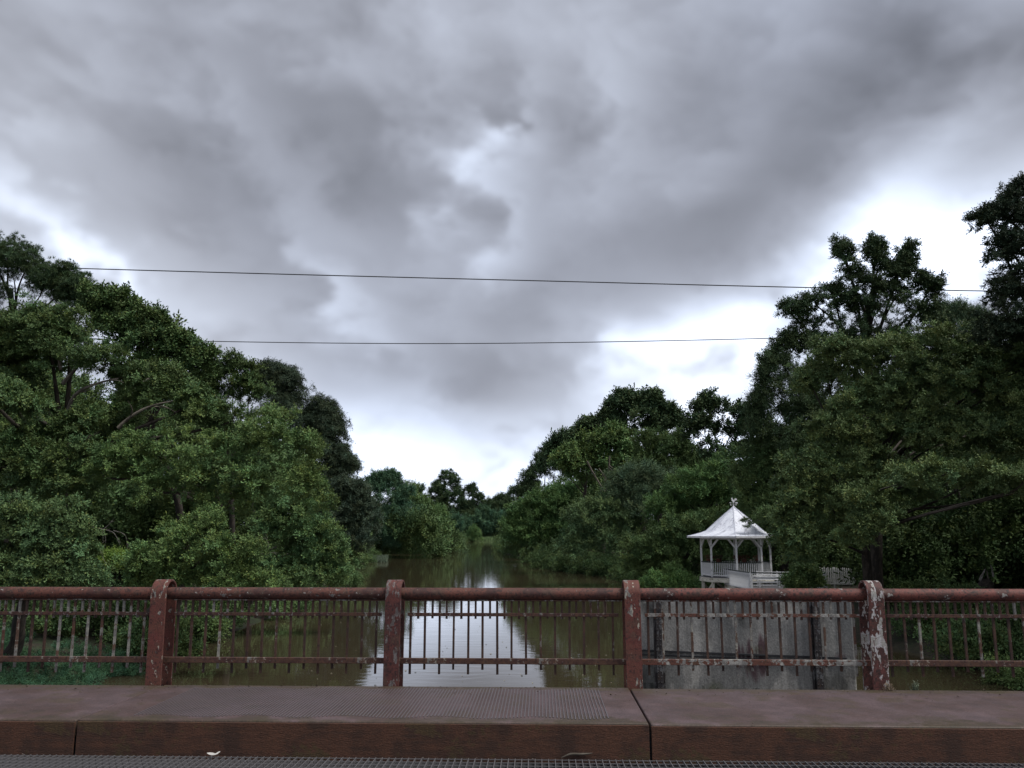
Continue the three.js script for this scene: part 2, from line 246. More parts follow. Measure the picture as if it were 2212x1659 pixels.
// ------------------------------------------------------------------ the bridge
const WT = E - 1.335, RT = E - 1.567, ZF = -6.44, ZB = -7.87, PITCH = 2.14, X0 = 0.81;
{
  const b = thing('bridge', null, null); b.userData = { label: 'steel road bridge with raised rust-brown footway and open grating roadway', kind: 'structure' };
  for (let k = -4; k <= 4; k++) {                 // footway slabs, 4.38 m each, with an open joint between them
    const x0 = 0.765 + k * 4.13, len = 4.13, gap = 0.016;
    const g = metres(rbox(len - gap, 0.12, ZF - ZB, len / 2, -0.06, (ZF - ZB) / -2 + 0, 0.012));
    const p = g.attributes.position, uv = g.attributes.uv;
    for (let i = 0; i < p.count; i++) uv.setXY(i, p.getX(i) / len + k * 0.37, -p.getZ(i) / (ZF - ZB));
    const s = part('footway_slab', g, M.walk, b); s.position.set(x0, WT + (k === -1 ? 0.004 : 0) + (k === 0 ? -0.003 : 0), ZF);
    const f = metres(rbox(len - gap, WT - RT + 0.06, 0.014, len / 2, -(WT - RT + 0.06) / 2 - 0.012, 0.008, 0.004)), fu = f.attributes.uv;
    for (let i = 0; i < fu.count; i++) fu.setXY(i, fu.getX(i) / 2.4 + k * 0.6, fu.getY(i) / 0.5);
    part('kerb_plate', f, M.kerb, s);
    if (k === -1) {                               // the middle slab carries anti-slip ribs
      const ribs = []; for (let x = 0.35; x < len - 0.28; x += 0.0265) ribs.push(box(0.009, 0.005, 1.16 + 0.08 * Math.sin(x * 9), x, 0.0022, -0.12 - 0.6));
      const r = part('tread_ribs', ribs, M.tread, s); r.userData.kind = 'stuff';
    }
  }
  const gr = [];                                  // open steel grating of the roadway over a dark sheet added to stand for the shade below
  for (let x = -11; x < 11; x += 0.047) gr.push(box(0.0055, 0.03, 7.2, x, RT - 0.015, ZF + 0.03 + 3.6));
  for (let z = ZF + 0.04; z < ZF + 7.2; z += 0.085) gr.push(box(22, 0.006, 0.006, 0, RT - 0.006, z));
  part('added_shade_sheet', box(24, 0.02, 7.4, 0, RT - 0.045, ZF + 3.7), M.pan, b);
  part('road_grating', gr, M.grate, b, 'stuff');
  const gd = []; for (const z of [-7.45, -6.6, -4.6, -2.6, -0.6]) { gd.push(box(40, 0.03, 0.26, 0, RT - 0.075, z), box(40, 0.7, 0.02, 0, RT - 0.44, z), box(40, 0.03, 0.26, 0, RT - 0.80, z)); }
  part('girder', gd, M.under, b);
  part('footway_bracket', [box(40, WT - RT + 0.1, 0.02, 0, (WT + RT) / 2 - 0.12, ZF - 0.05), box(40, 0.2, 0.02, 0, WT - 0.22, ZB + 0.02)], M.under, b);
}

// the railing: straps bent over a pipe, two bars and square balusters
{
  seed(77);
  const rail = thing('bridge_railing', 'rusty steel bridge railing of pipe, bars and square balusters', 'railing'), ZP = -8.005, YP = E - 0.545, R = 0.12, T = 0.014, W = 0.142;
  const strap = () => {                           // inverted U over the pipe
    const s = new THREE.Shape(), y0 = WT - 0.16 - YP; s.moveTo(R, y0); s.lineTo(R, 0); s.absarc(0, 0, R, 0, Math.PI, false); s.lineTo(-R, y0); s.lineTo(-R + T, y0); s.lineTo(-R + T, 0); s.absarc(0, 0, R - T, Math.PI, 0, true); s.lineTo(R - T, y0); s.closePath();
    return new THREE.ExtrudeGeometry(s, { depth: W - 0.006, bevelEnabled: true, bevelSize: 0.003, bevelThickness: 0.003, bevelSegments: 1, curveSegments: 14 }).translate(0, 0, -W / 2 + 0.003).rotateY(-Math.PI / 2);
  };
  const posts = [-4, -3, -2, -1, 0, 1, 2, 3];
  const look = { '-2': [M.postRed, 'dull red post with a few pale flakes'], '-1': [M.postDark, 'dark brown post mottled with grey'], 0: [M.postRed, 'brick-red post with long pale paint scars'], 1: [M.postWhite, 'post still mostly covered in flaking white paint'] };
  for (const k of posts) {
    const [m, label] = look[k] || [M.postRed], x = X0 + k * PITCH;
    const p = part('post', metres(strap().rotateY(Math.PI), 1, k * 0.37 + 0.13, k * 0.61), m, rail); p.position.set(x, YP, ZP); p.rotation.z = [0.004, -0.006, 0.006, -0.004][((k % 4) + 4) % 4]; if (label) p.userData.label = label;
    if (k === posts[posts.length - 1]) break;
    const worn = k === 0, rm = worn ? M.railWorn : M.rail, c = x + PITCH / 2;
    const pipe = new THREE.CylinderGeometry(0.0525, 0.0525, PITCH - 0.004, 28, 6).rotateZ(Math.PI / 2), pp = pipe.attributes.position, pu = pipe.attributes.uv;
    for (let i = 0; i < pp.count; i++) { pu.setXY(i, pp.getX(i) + k * 0.43, Math.atan2(pp.getZ(i), pp.getY(i)) * 0.0525 + k * 0.3); const w = 1 + 0.012 * fbm(pp.getX(i) * 3 + k * 9, k, 1.5, 3); pp.setY(i, pp.getY(i) * w); pp.setZ(i, pp.getZ(i) * w); }
    const pm = part('top_pipe', pipe, k >= 0 ? M.pipe2 : M.pipe, rail); pm.position.set(c, YP, ZP);
    part('pipe_flange', metres(rbox(PITCH - 0.16, 0.012, 0.05, 0, 0, 0, 0.003), 1, k * 0.7, 0.2), worn ? M.railWorn : M.barMix, rail).position.set(c, YP - 0.0585, ZP);
    part('upper_bar', metres(rbox(1.905, 0.030, 0.014, 0, 0, 0, 0.003), 1, k * 0.7, 0.5), rm, rail).position.set(x + 0.118 + 1.905 / 2, E - 0.728, ZP + 0.017);
    part('lower_bar', metres(rbox(PITCH - W + 0.08, 0.050, 0.034, 0, 0, 0, 0.004), 1, k * 0.51, 0.8), rm, rail).position.set(c, E - 1.131, ZP + 0.024);
    for (let i = 0; i < 29; i++) {
      const long = i % 2 === 0, top = YP - 0.056, bot = E - (long ? (i % 4 ? 1.208 : 1.248) : 0.764 + rr(-0.004, 0.004)), h = top - bot, grey = k <= -3 ? 0.6 : k === 0 ? 0.5 : k > 0 ? 0.3 : k === -2 && i < 14 ? 0.5 : 0.0;
      const m = rnd() < grey ? (rnd() < 0.5 ? M.barGrey : M.barMix) : M.barRust;
      const b = part('baluster', metres(box(0.019, h, 0.019), 1, rnd() * 5, rnd() * 5), m, rail);
      b.position.set(x + 0.147 + i * 0.0652 + rr(-0.002, 0.002), (top + bot) / 2, ZP); b.rotation.set(rr(-0.008, 0.008), rr(-0.1, 0.1), rr(-0.006, 0.006));
    }
  }
}

// the concrete pier beside the bridge
{
  const a = at(1350, 1400, 13.45), c = at(1846, 1400, 12.62), mid = a.clone().add(c).multiplyScalar(0.5), len = Math.hypot(c.x - a.x, c.z - a.z), turn = Math.atan2(-(c.z - a.z), c.x - a.x);
  const top = at(1600, 1291, 13).y, H = top + 1.2, p = thing('concrete_pier', 'stained grey concrete pier with riveted steel uprights just beyond the railing', 'pier', [mid.x, 0, mid.z]); p.rotation.y = turn;
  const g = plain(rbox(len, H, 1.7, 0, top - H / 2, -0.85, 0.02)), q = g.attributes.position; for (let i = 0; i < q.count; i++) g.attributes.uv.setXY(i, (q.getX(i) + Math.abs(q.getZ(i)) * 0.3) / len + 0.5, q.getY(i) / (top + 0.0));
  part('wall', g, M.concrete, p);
  const yl = at(1600, 1418, 13).y;
  part('waler', [box(len * 0.965, 0.022, 0.045, -len * 0.0175, yl + 0.03, 0.0225), box(len * 0.965, 0.018, 0.035, -len * 0.0175, yl - 0.03, 0.0175)], M.darkSteel, p);
  for (const px of [1431, 1752]) {
    const X = (at(px, 1400, 13).x - mid.x) / Math.cos(turn), col = part('steel_column', metres(mergeGeometries([box(0.085, H + 0.02, 0.014, 0.02, 0, 0.155), box(0.012, H + 0.02, 0.15, -0.015, 0, 0.075), box(0.15, H + 0.02, 0.014, 0, 0, 0.012), box(0.03, H + 0.02, 0.04, -0.06, 0, 0.03)].map(plain)), 1, px, 0), M.pierSteel, p);
    col.position.set(X, top - H / 2 - 0.01, 0);
    const rv = []; for (let y = -1.2; y < H / 2 - 0.05; y += 0.075) for (const x of [-0.002, 0.042]) rv.push(new THREE.SphereGeometry(0.011, 6, 4).translate(x, y, 0.163));
    part('rivet', rv, M.pierSteel, col, 'stuff');
  }
}

// overhead cables
{
  const cable = (pts, far, r, label) => { const P = pts.map(([x, y]) => at(x, y, far)); const g = new THREE.TubeGeometry(new THREE.CatmullRomCurve3(P), 120, r, 6); part('cable', g, M.darkSteel).userData = { label, category: 'cable', group: 'overhead cables' }; };
  cable([[-2600, 480], [-1200, 536], [180, 580], [1106, 605], [2100, 628], [3400, 640], [4800, 636]], 56, 0.036, 'upper and thicker of two black overhead cables crossing the sky');
  cable([[-2600, 560], [-1200, 670], [0, 725], [440, 737], [1000, 742], [1690, 730], [2212, 711], [3400, 652], [4800, 560]], 47, 0.024, 'lower and thinner of two black overhead cables, just above the trees');
}

// ------------------------------------------------------------------ the gazebo and what stands round it
const gazeboAt = at(1591, 1242, 58);
{
  const y0 = 2.2, g = thing('gazebo', 'white octagonal wooden gazebo with flared pointed roof and rooster weathervane', 'gazebo', [gazeboAt.x, 0, -58]);
  const ang = (k) => (-11 + 45 * k) * Math.PI / 180, RP = 2.2, vert = (k, r, y) => V(Math.sin(ang(k)) * r, y, Math.cos(ang(k)) * r), yE = 4.79;
  // roof: eight flared panels
  const prof = [[3.10, 0], [2.64, 0.10], [2.22, 0.21], [1.84, 0.35], [1.2, 0.93], [0.6, 1.45], [0.02, 1.93]];
  for (let k = 0; k < 8; k++) {
    const pos = [], uv = [], idx = [];
    prof.forEach(([r, h]) => { const a = vert(k, r, yE + h), b = vert(k + 1, r, yE + h); for (const t of [0, 0.5, 1]) { const p = a.clone().lerp(b, t); pos.push(p.x, p.y, p.z); uv.push(t * 2.3 * r / 3, h + k * 0.3); } });
    for (let i = 0; i + 1 < prof.length; i++) for (let j = 0; j < 2; j++) { const a = i * 3 + j; idx.push(a, a + 1, a + 3, a + 1, a + 4, a + 3); }
    const rg = new THREE.BufferGeometry(); rg.setAttribute('position', new THREE.Float32BufferAttribute(pos, 3)); rg.setAttribute('uv', new THREE.Float32BufferAttribute(uv, 2)); rg.setIndex(idx); rg.computeVertexNormals();
    const panel = part('roof_panel', rg, M.roof, g);
    const hip = prof.map(([r, h]) => vert(k, r + 0.01, yE + h + 0.012)); part('hip_seam', hip.slice(1).map((p, i) => beam(hip[i], p, 0.05, 0.025)), M.roof, panel);
  }
  part('ceiling', [new THREE.CylinderGeometry(3.05, 3.05, 0.03, 8).rotateY(ang(0) + Math.PI / 8 * 0).translate(0, yE - 0.03, 0)], M.cream, g);
  part('eave_board', [...Array(8).keys()].map((k) => beam(vert(k, 3.09, yE - 0.06), vert(k + 1, 3.09, yE - 0.06), 0.03, 0.09)), M.white, g);
  part('lintel', [...Array(8).keys()].map((k) => beam(vert(k, RP, yE - 0.12), vert(k + 1, RP, yE - 0.12), 0.09, 0.16)), M.white, g);
  part('deck', [new THREE.CylinderGeometry(2.35, 2.35, 0.06, 8).rotateY(ang(0)).translate(0, y0 - 0.03, 0)], M.deckGrey, g);
  part('deck_beam', [...Array(8).keys()].map((k) => beam(vert(k, 2.34, y0 - 0.17), vert(k + 1, 2.34, y0 - 0.17), 0.06, 0.27)), M.cream, g);
  for (let k = 0; k < 8; k++) {
    const p = part('post', metres(beam(vert(k, RP, y0), vert(k, RP, yE - 0.05), 0.11, 0.11)), M.white, g), up = vert(k, RP, yE - 0.75);
    for (const s of [-1, 1]) { const q = vert(k + s, RP, yE - 0.2).sub(vert(k, RP, yE - 0.2)).multiplyScalar(0.29).add(vert(k, RP, yE - 0.2)); part('brace', beam(up, q, 0.08, 0.09), M.white, p); }
    const foot = vert(k, RP - 0.05, -1.2); part('stilt', beam(foot, vert(k, RP - 0.05, y0 - 0.1), 0.17, 0.17), M.cream, g);
    const n = vert(k + 1, RP - 0.05, y0 - 0.35); part('cross_brace', beam(V(foot.x, 0.75, foot.z), n, 0.06, 0.12), M.cream, g);
    if (k === 1) continue;                         // the way in
    const a = vert(k, RP, 0), b = vert(k + 1, RP, 0), rail = part('rail', [beam(a.clone().setY(y0 + 0.93), b.clone().setY(y0 + 0.93), 0.10, 0.05)], M.darkRail, g);
    part('bottom_rail', beam(a.clone().setY(y0 + 0.12), b.clone().setY(y0 + 0.12), 0.06, 0.08), M.white, rail);
    for (let i = 1; i < 13; i++) { const q = a.clone().lerp(b, i / 13); part('picket', beam(V(q.x, y0 + 0.06, q.z), V(q.x, y0 + 0.90, q.z), 0.068, 0.03).translate(0, 0, 0), M.white, rail); }
  }
  const VS = 0.66, sc = (g) => g.translate(0, -yE - 1.93, 0).scale(VS, VS, VS).translate(0, yE + 1.93, 0), vane = part('weathervane', [new THREE.CylinderGeometry(0.018, 0.022, 0.62, 6).translate(0, yE + 2.2, 0), new THREE.SphereGeometry(0.06, 8, 6).translate(0, yE + 1.99, 0), box(0.5, 0.025, 0.02, 0, yE + 2.1, 0), box(0.02, 0.025, 0.5, 0, yE + 2.1, 0),
    box(0.09, 0.10, 0.015, -0.27, yE + 2.10, 0), box(0.09, 0.10, 0.015, 0.27, yE + 2.12, 0), box(0.66, 0.03, 0.02, 0.04, yE + 2.30, 0), box(0.22, 0.12, 0.015, 0.33, yE + 2.30, 0), new THREE.ConeGeometry(0.07, 0.16, 4).rotateZ(Math.PI / 2).translate(-0.33, yE + 2.30, 0)].map(sc), M.white, g);
  const s = new THREE.Shape(); s.moveTo(-0.03, 0); s.lineTo(-0.05, 0.10); s.quadraticCurveTo(-0.20, 0.16, -0.17, 0.30); s.lineTo(-0.20, 0.40); s.lineTo(-0.25, 0.37); s.lineTo(-0.20, 0.43); s.lineTo(-0.20, 0.50); s.lineTo(-0.15, 0.46); s.lineTo(-0.11, 0.51); s.lineTo(-0.09, 0.44); s.quadraticCurveTo(-0.05, 0.28, 0.08, 0.27); s.quadraticCurveTo(0.10, 0.44, 0.24, 0.44); s.quadraticCurveTo(0.40, 0.40, 0.36, 0.20); s.quadraticCurveTo(0.30, 0.34, 0.24, 0.22); s.quadraticCurveTo(0.20, 0.12, 0.06, 0.10); s.lineTo(0.04, 0);
  part('rooster', sc(new THREE.ExtrudeGeometry(s, { depth: 0.03, bevelEnabled: false }).translate(0.02, yE + 2.32, -0.015)), M.white, vane);
}
{ // pots of reddish plants along the far railing
  const spot = [[1532, 'first from the left'], [1553, 'second from the left'], [1594, 'third from the left'], [1608, 'fourth from the left'], [1637, 'rightmost']];
  spot.forEach(([px, which], i) => {
    seed(500 + i); const base = at(px, 1216, 59.6), t = thing('flower_pot', which + ' of the pots of rust-red plants on the rear gazebo railing', 'flower pot', [base.x, base.y, base.z], 'pots of rust-red plants in the gazebo');
    part('pot', new THREE.LatheGeometry([[0.01, -0.02], [0.13, -0.02], [0.18, 0.22], [0.20, 0.22], [0.20, 0.27], [0.16, 0.27], [0.01, 0.24]].map(([x, y]) => new THREE.Vector2(x, y)), 12), M.terra, t);
    const pos = []; for (let j = 0; j < 160; j++) { const a = rr(0, 6.28), r = Math.sqrt(rnd()) * 0.34, y = 0.26 + rr(0, 0.3) * (1 - r), x = Math.cos(a) * r, z = Math.sin(a) * r; pos.push(x, y, z, x + rr(-0.07, 0.07), y + rr(0, 0.09), z + rr(-0.05, 0.05), x + rr(-0.07, 0.07), y + rr(-0.05, 0.06), z + rr(-0.05, 0.05)); }
    const pg = new THREE.BufferGeometry(); pg.setAttribute('position', new THREE.Float32BufferAttribute(pos, 3)); pg.computeVertexNormals(); part('foliage', pg, i === 1 ? std({ color: new THREE.Color().setRGB(0.06, 0.035, 0.025), roughness: 0.8, side: 2 }) : std({ color: new THREE.Color().setRGB(0.12, 0.045, 0.028), roughness: 0.8, side: 2 }), t);
  });
}
{ // landing in front of the gazebo
  seed(31); const A = at(1568, 1257, 57), B = at(1623, 1268, 52), t = thing('boardwalk', 'white railed wooden landing leading up to the gazebo', 'boardwalk', [0, 0, 0]), y = 1.72, far = 16.6;
  const side = (a, b, n, mat, name) => { const r = part(name, beam(V(a.x, y + 0.98, a.z), V(b.x, y + 0.98, b.z), 0.14, 0.05), M.darkRail, t); part('bottom_rail', beam(V(a.x, y + 0.10, a.z), V(b.x, y + 0.10, b.z), 0.05, 0.08), M.white, r); for (let i = 0; i <= n; i++) { const q = a.clone().lerp(b, i / n); part('picket', beam(V(q.x, y + 0.02, q.z), V(q.x, y + 0.95 + rr(-0.01, 0.01), q.z), 0.03, a.distanceTo(b) / n * 0.86), mat, r); } return r; };
  side(A, B, 22, M.white, 'side_rail');
  part('fascia', [beam(V(A.x - 0.03, y - 0.13, A.z), V(B.x - 0.03, y - 0.13, B.z), 0.05, 0.25), beam(V(B.x, y - 0.13, B.z + 0.02), V(far, y - 0.13, B.z + 0.02), 0.05, 0.25)], M.cream, t);
  for (let i = 0; i < 30; i++) { const z = lerp(A.z, B.z, i / 29); part('plank', box(far - A.x - 0.1, 0.03, 0.165, (far + A.x) / 2 + 0.06, y - 0.015, z), M.deckGrey, t); }
  const fr = part('front_rail', beam(V(B.x, y + 0.98, B.z), V(far, y + 0.94, B.z), 0.14, 0.06), M.darkRail, t);
  for (const [h, o, w] of [[0.66, 0.02, 0.14], [0.44, -0.02, 0.10], [0.26, 0.03, 0.06]]) part('rail_board', beam(V(B.x, y + h, B.z - 0.03), V(far, y + h + o, B.z - 0.03), 0.03, w), M.white, fr);
  for (const x of [B.x, far - 0.05]) part('post', beam(V(x, -0.6, B.z), V(x, y + 1.0, B.z), 0.13, 0.13), M.white, t);
  for (const [x, z] of [[A.x, A.z], [B.x + 1.7, B.z - 0.2], [far, A.z]]) part('stilt', beam(V(x, -1.2, z), V(x, y - 0.03, z), 0.15, 0.15), M.cream, t);
  side(V(far, y, A.z + 0.4), V(far, y, B.z - 0.1), 16, M.white, 'side_rail');
  const bn = thing('bench', 'long white slatted bench on the landing before the gazebo', 'bench', [14.6, y, -54.6]);
  for (let i = 0; i < 4; i++) part('seat_slat', box(2.6, 0.03, 0.10, 0, 0.44, -0.2 + i * 0.125), M.white, bn);
  for (let i = 0; i < 3; i++) part('back_slat', box(2.6, 0.10, 0.025, 0, 0.58 + i * 0.14, -0.29 - i * 0.02), M.white, bn);
  for (const x of [-1.2, 0, 1.2]) { part('leg', box(0.07, 0.44, 0.07, x, 0.22, 0.15), M.white, bn); part('leg', box(0.07, 0.95, 0.07, x, 0.475, -0.33), M.white, bn); }
}
{ // weathered picket fence on the right bank
  seed(41); const a = at(1752, 1262, 55), b = at(1858, 1262, 54.2), t = thing('picket_fence', 'weathered grey-white picket fence between the bush and the big tree trunk', 'fence', [a.x, 0, a.z]), n = 25, y0 = at(1800, 1255, 55).y, d = b.clone().sub(a).setY(0);
  for (let i = 0; i < n; i++) { const q = d.clone().multiplyScalar(i / (n - 1)), h = 0.78 + rr(-0.05, 0.05); if (i === 4) continue; const p = part('picket', [box(0.075, h, 0.02, 0, h / 2, 0), new THREE.CylinderGeometry(0.0, 0.053, 0.05, 4).rotateY(Math.PI / 4).scale(1, 1, 0.27).translate(0, h + 0.025, 0)], M.oldWhite, t); p.position.set(q.x, y0, q.z); p.rotation.z = rr(-0.035, 0.035); }
  for (const h of [0.15, 0.6]) part('stringer', beam(V(0, y0 + h, -0.04), V(d.x, y0 + h, d.z - 0.04), 0.04, 0.08), M.oldWhite, t);
  part('base_board', beam(V(0, y0 - 0.10, 0.02), V(d.x, y0 - 0.10, d.z + 0.02), 0.04, 0.16), M.oldWhite, t);
  for (const k of [0, 0.5, 1]) part('post', beam(V(d.x * k, -0.3, d.z * k - 0.06), V(d.x * k, y0 + 0.85, d.z * k - 0.06), 0.11, 0.11), M.oldWhite, t);
}

// ------------------------------------------------------------------ foliage
function leafClump(kind, s) {                       // a spray of leaves of about unit radius
  seed(s); const pos = [], col = [];
  const leaf = (c, dir, side, l, w, b) => { const t = c.clone().addScaledVector(dir, l), m = c.clone().addScaledVector(dir, l * 0.5), a = m.clone().addScaledVector(side, w / 2), d = m.clone().addScaledVector(side, -w / 2); for (const p of [c, a, t, c, t, d]) { pos.push(p.x, p.y, p.z); col.push(b[0], b[1], b[2]); } };
  const dirOf = (up) => { const v = V(rr(-1, 1), rr(-1, 1) + up, rr(-1, 1)); return v.lengthSq() < 0.01 ? V(0, 1, 0) : v.normalize(); };
  const K = { oak: [15, 10, 0.25, 0.115, 0.5], broad: [12, 9, 0.34, 0.19, 0.3], small: [18, 10, 0.19, 0.10, 0.3], cedar: [15, 13, 0.30, 0.05, -0.1], pine: [9, 26, 0.34, 0.028, 0.7], fine: [20, 12, 0.16, 0.07, 0.2] }[kind];
  for (let i = 0; i < K[0]; i++) {
    const d = dirOf(K[4]); if (kind === 'cedar') { d.y *= 0.35; d.normalize(); }
    const L = rr(0.55, 1.05), tip = 0.86 + rnd() * 0.3;
    for (let j = 0; j < K[1]; j++) {
      const t = kind === 'pine' ? 1 : (j + 0.6) / K[1], c = d.clone().multiplyScalar(L * t); c.y += (kind === 'cedar' ? -0.22 : 0.12) * t * t;
      if (kind !== 'pine') c.add(V(rr(-1, 1), rr(-1, 1), rr(-1, 1)).multiplyScalar(0.07));
      const o = dirOf(kind === 'cedar' ? -0.5 : 0.3), dir = d.clone().multiplyScalar(kind === 'pine' ? 0.5 : 0.75).add(o.multiplyScalar(0.9)).normalize(), side = V(0, 1, 0).add(dirOf(0).multiplyScalar(0.8)).cross(dir).normalize();
      const b = tip * rr(0.84, 1.18), y = rnd() < 0.12 ? 1.25 : 1; leaf(c, dir, side, K[2] * rr(0.75, 1.25), K[3] * rr(0.8, 1.2), [b * y * 1.0, b, b * (2 - y)]);
    }
  }
  const g = new THREE.BufferGeometry(); g.setAttribute('position', new THREE.Float32BufferAttribute(pos, 3)); g.setAttribute('color', new THREE.Float32BufferAttribute(col, 3)); g.computeVertexNormals(); return g;
}
const clumps = {}; ['oak', 'broad', 'small', 'cedar', 'pine', 'fine'].forEach((k, i) => { clumps[k] = leafClump(k, 900 + i * 13); });
const leafMat = new THREE.MeshPhysicalMaterial({ vertexColors: true, roughness: 0.6, specularIntensity: 0.35, side: THREE.DoubleSide });
leafMat.name = 'leaf';
// Fills a crown: every lobe [centre, radius] carries pads of foliage, every pad a handful of leaf clumps.
function crown(lobes, o) {
  const list = [], q = new THREE.Quaternion(), q2 = new THREE.Quaternion(), up = V(0, 1, 0), m = new THREE.Matrix4(), color = new THREE.Color();
  for (const [c, r, flat = 0.8] of lobes) {
    const pads = Math.max(4, Math.round((o.pads || 15) * 1.5 * clamp(r / (o.c * 4), 0.4, 3.2)));
    for (let i = 0; i < pads; i++) {
      const n = V(rr(-1, 1), rr(-1, 1), rr(-1, 1)).normalize(); if (n.y < -0.35 && rnd() < 0.55) n.y *= -0.4;
      const depth = rr(o.shell || 0.5, 1.0), pc = c.clone().add(V(n.x * r * depth, n.y * r * flat * depth, n.z * r * depth)), pr = clamp(r * rr(0.26, 0.46) * (o.padR || 1), o.c * 0.9, o.c * 4.2), tone = rr(0.78, 1.22), warm = rr(-1, 1);
      const k = Math.max(3, Math.round((o.dens || 2.6) * (pr / o.c) ** 2 * 1.35));
      for (let j = 0; j < k; j++) {
        const w = V(rr(-1, 1), rr(-1, 1), rr(-1, 1)); if (w.lengthSq() > 1) w.normalize(); if (rnd() < (o.stray ?? 0.16)) w.multiplyScalar(1.75);
        const p = pc.clone().add(V(w.x * pr, w.y * pr * (o.padFlat || 0.55), w.z * pr));
        const dir = n.clone().multiplyScalar(0.5).add(V(w.x * 0.4, 0.75, w.z * 0.4)).normalize(), s = o.c * rr(0.7, 1.25);
        q.setFromUnitVectors(up, dir); q2.setFromAxisAngle(up, rr(0, 6.283)); q.multiply(q2);
        m.compose(p, q, V(s, s * rr(0.75, 1.1), s)); const t = tone * rr(0.95, 1.28), h = warm * 0.10 + rr(-0.05, 0.05);
        color.setRGB(o.col[0] * t * (1 + h), o.col[1] * t, o.col[2] * t * (1 - h)); list.push(m.clone(), color.clone());
      }
    }
  }
  return list;
}
let clumpTotal = 0;
function crownMesh(list, o, parent, origin, name = 'crown') {
  const n = list.length / 2, im = new THREE.InstancedMesh(clumps[o.leaf], leafMat, n), t = new THREE.Matrix4().makeTranslation(-origin.x, -origin.y, -origin.z); clumpTotal += n;
  for (let i = 0; i < n; i++) { im.setMatrixAt(i, list[i * 2].premultiply(t)); im.setColorAt(i, list[i * 2 + 1]); }
  im.name = name; im.userData.kind = 'stuff'; im.castShadow = im.receiveShadow = true; parent.add(im); return im;
}
const G = { oak: [0.080, 0.130, 0.046], mid: [0.104, 0.168, 0.056], light: [0.105, 0.190, 0.060], grey: [0.080, 0.128, 0.068], dark: [0.050, 0.084, 0.037], black: [0.032, 0.050, 0.027], blue: [0.056, 0.115, 0.062], fresh: [0.092, 0.168, 0.056] };
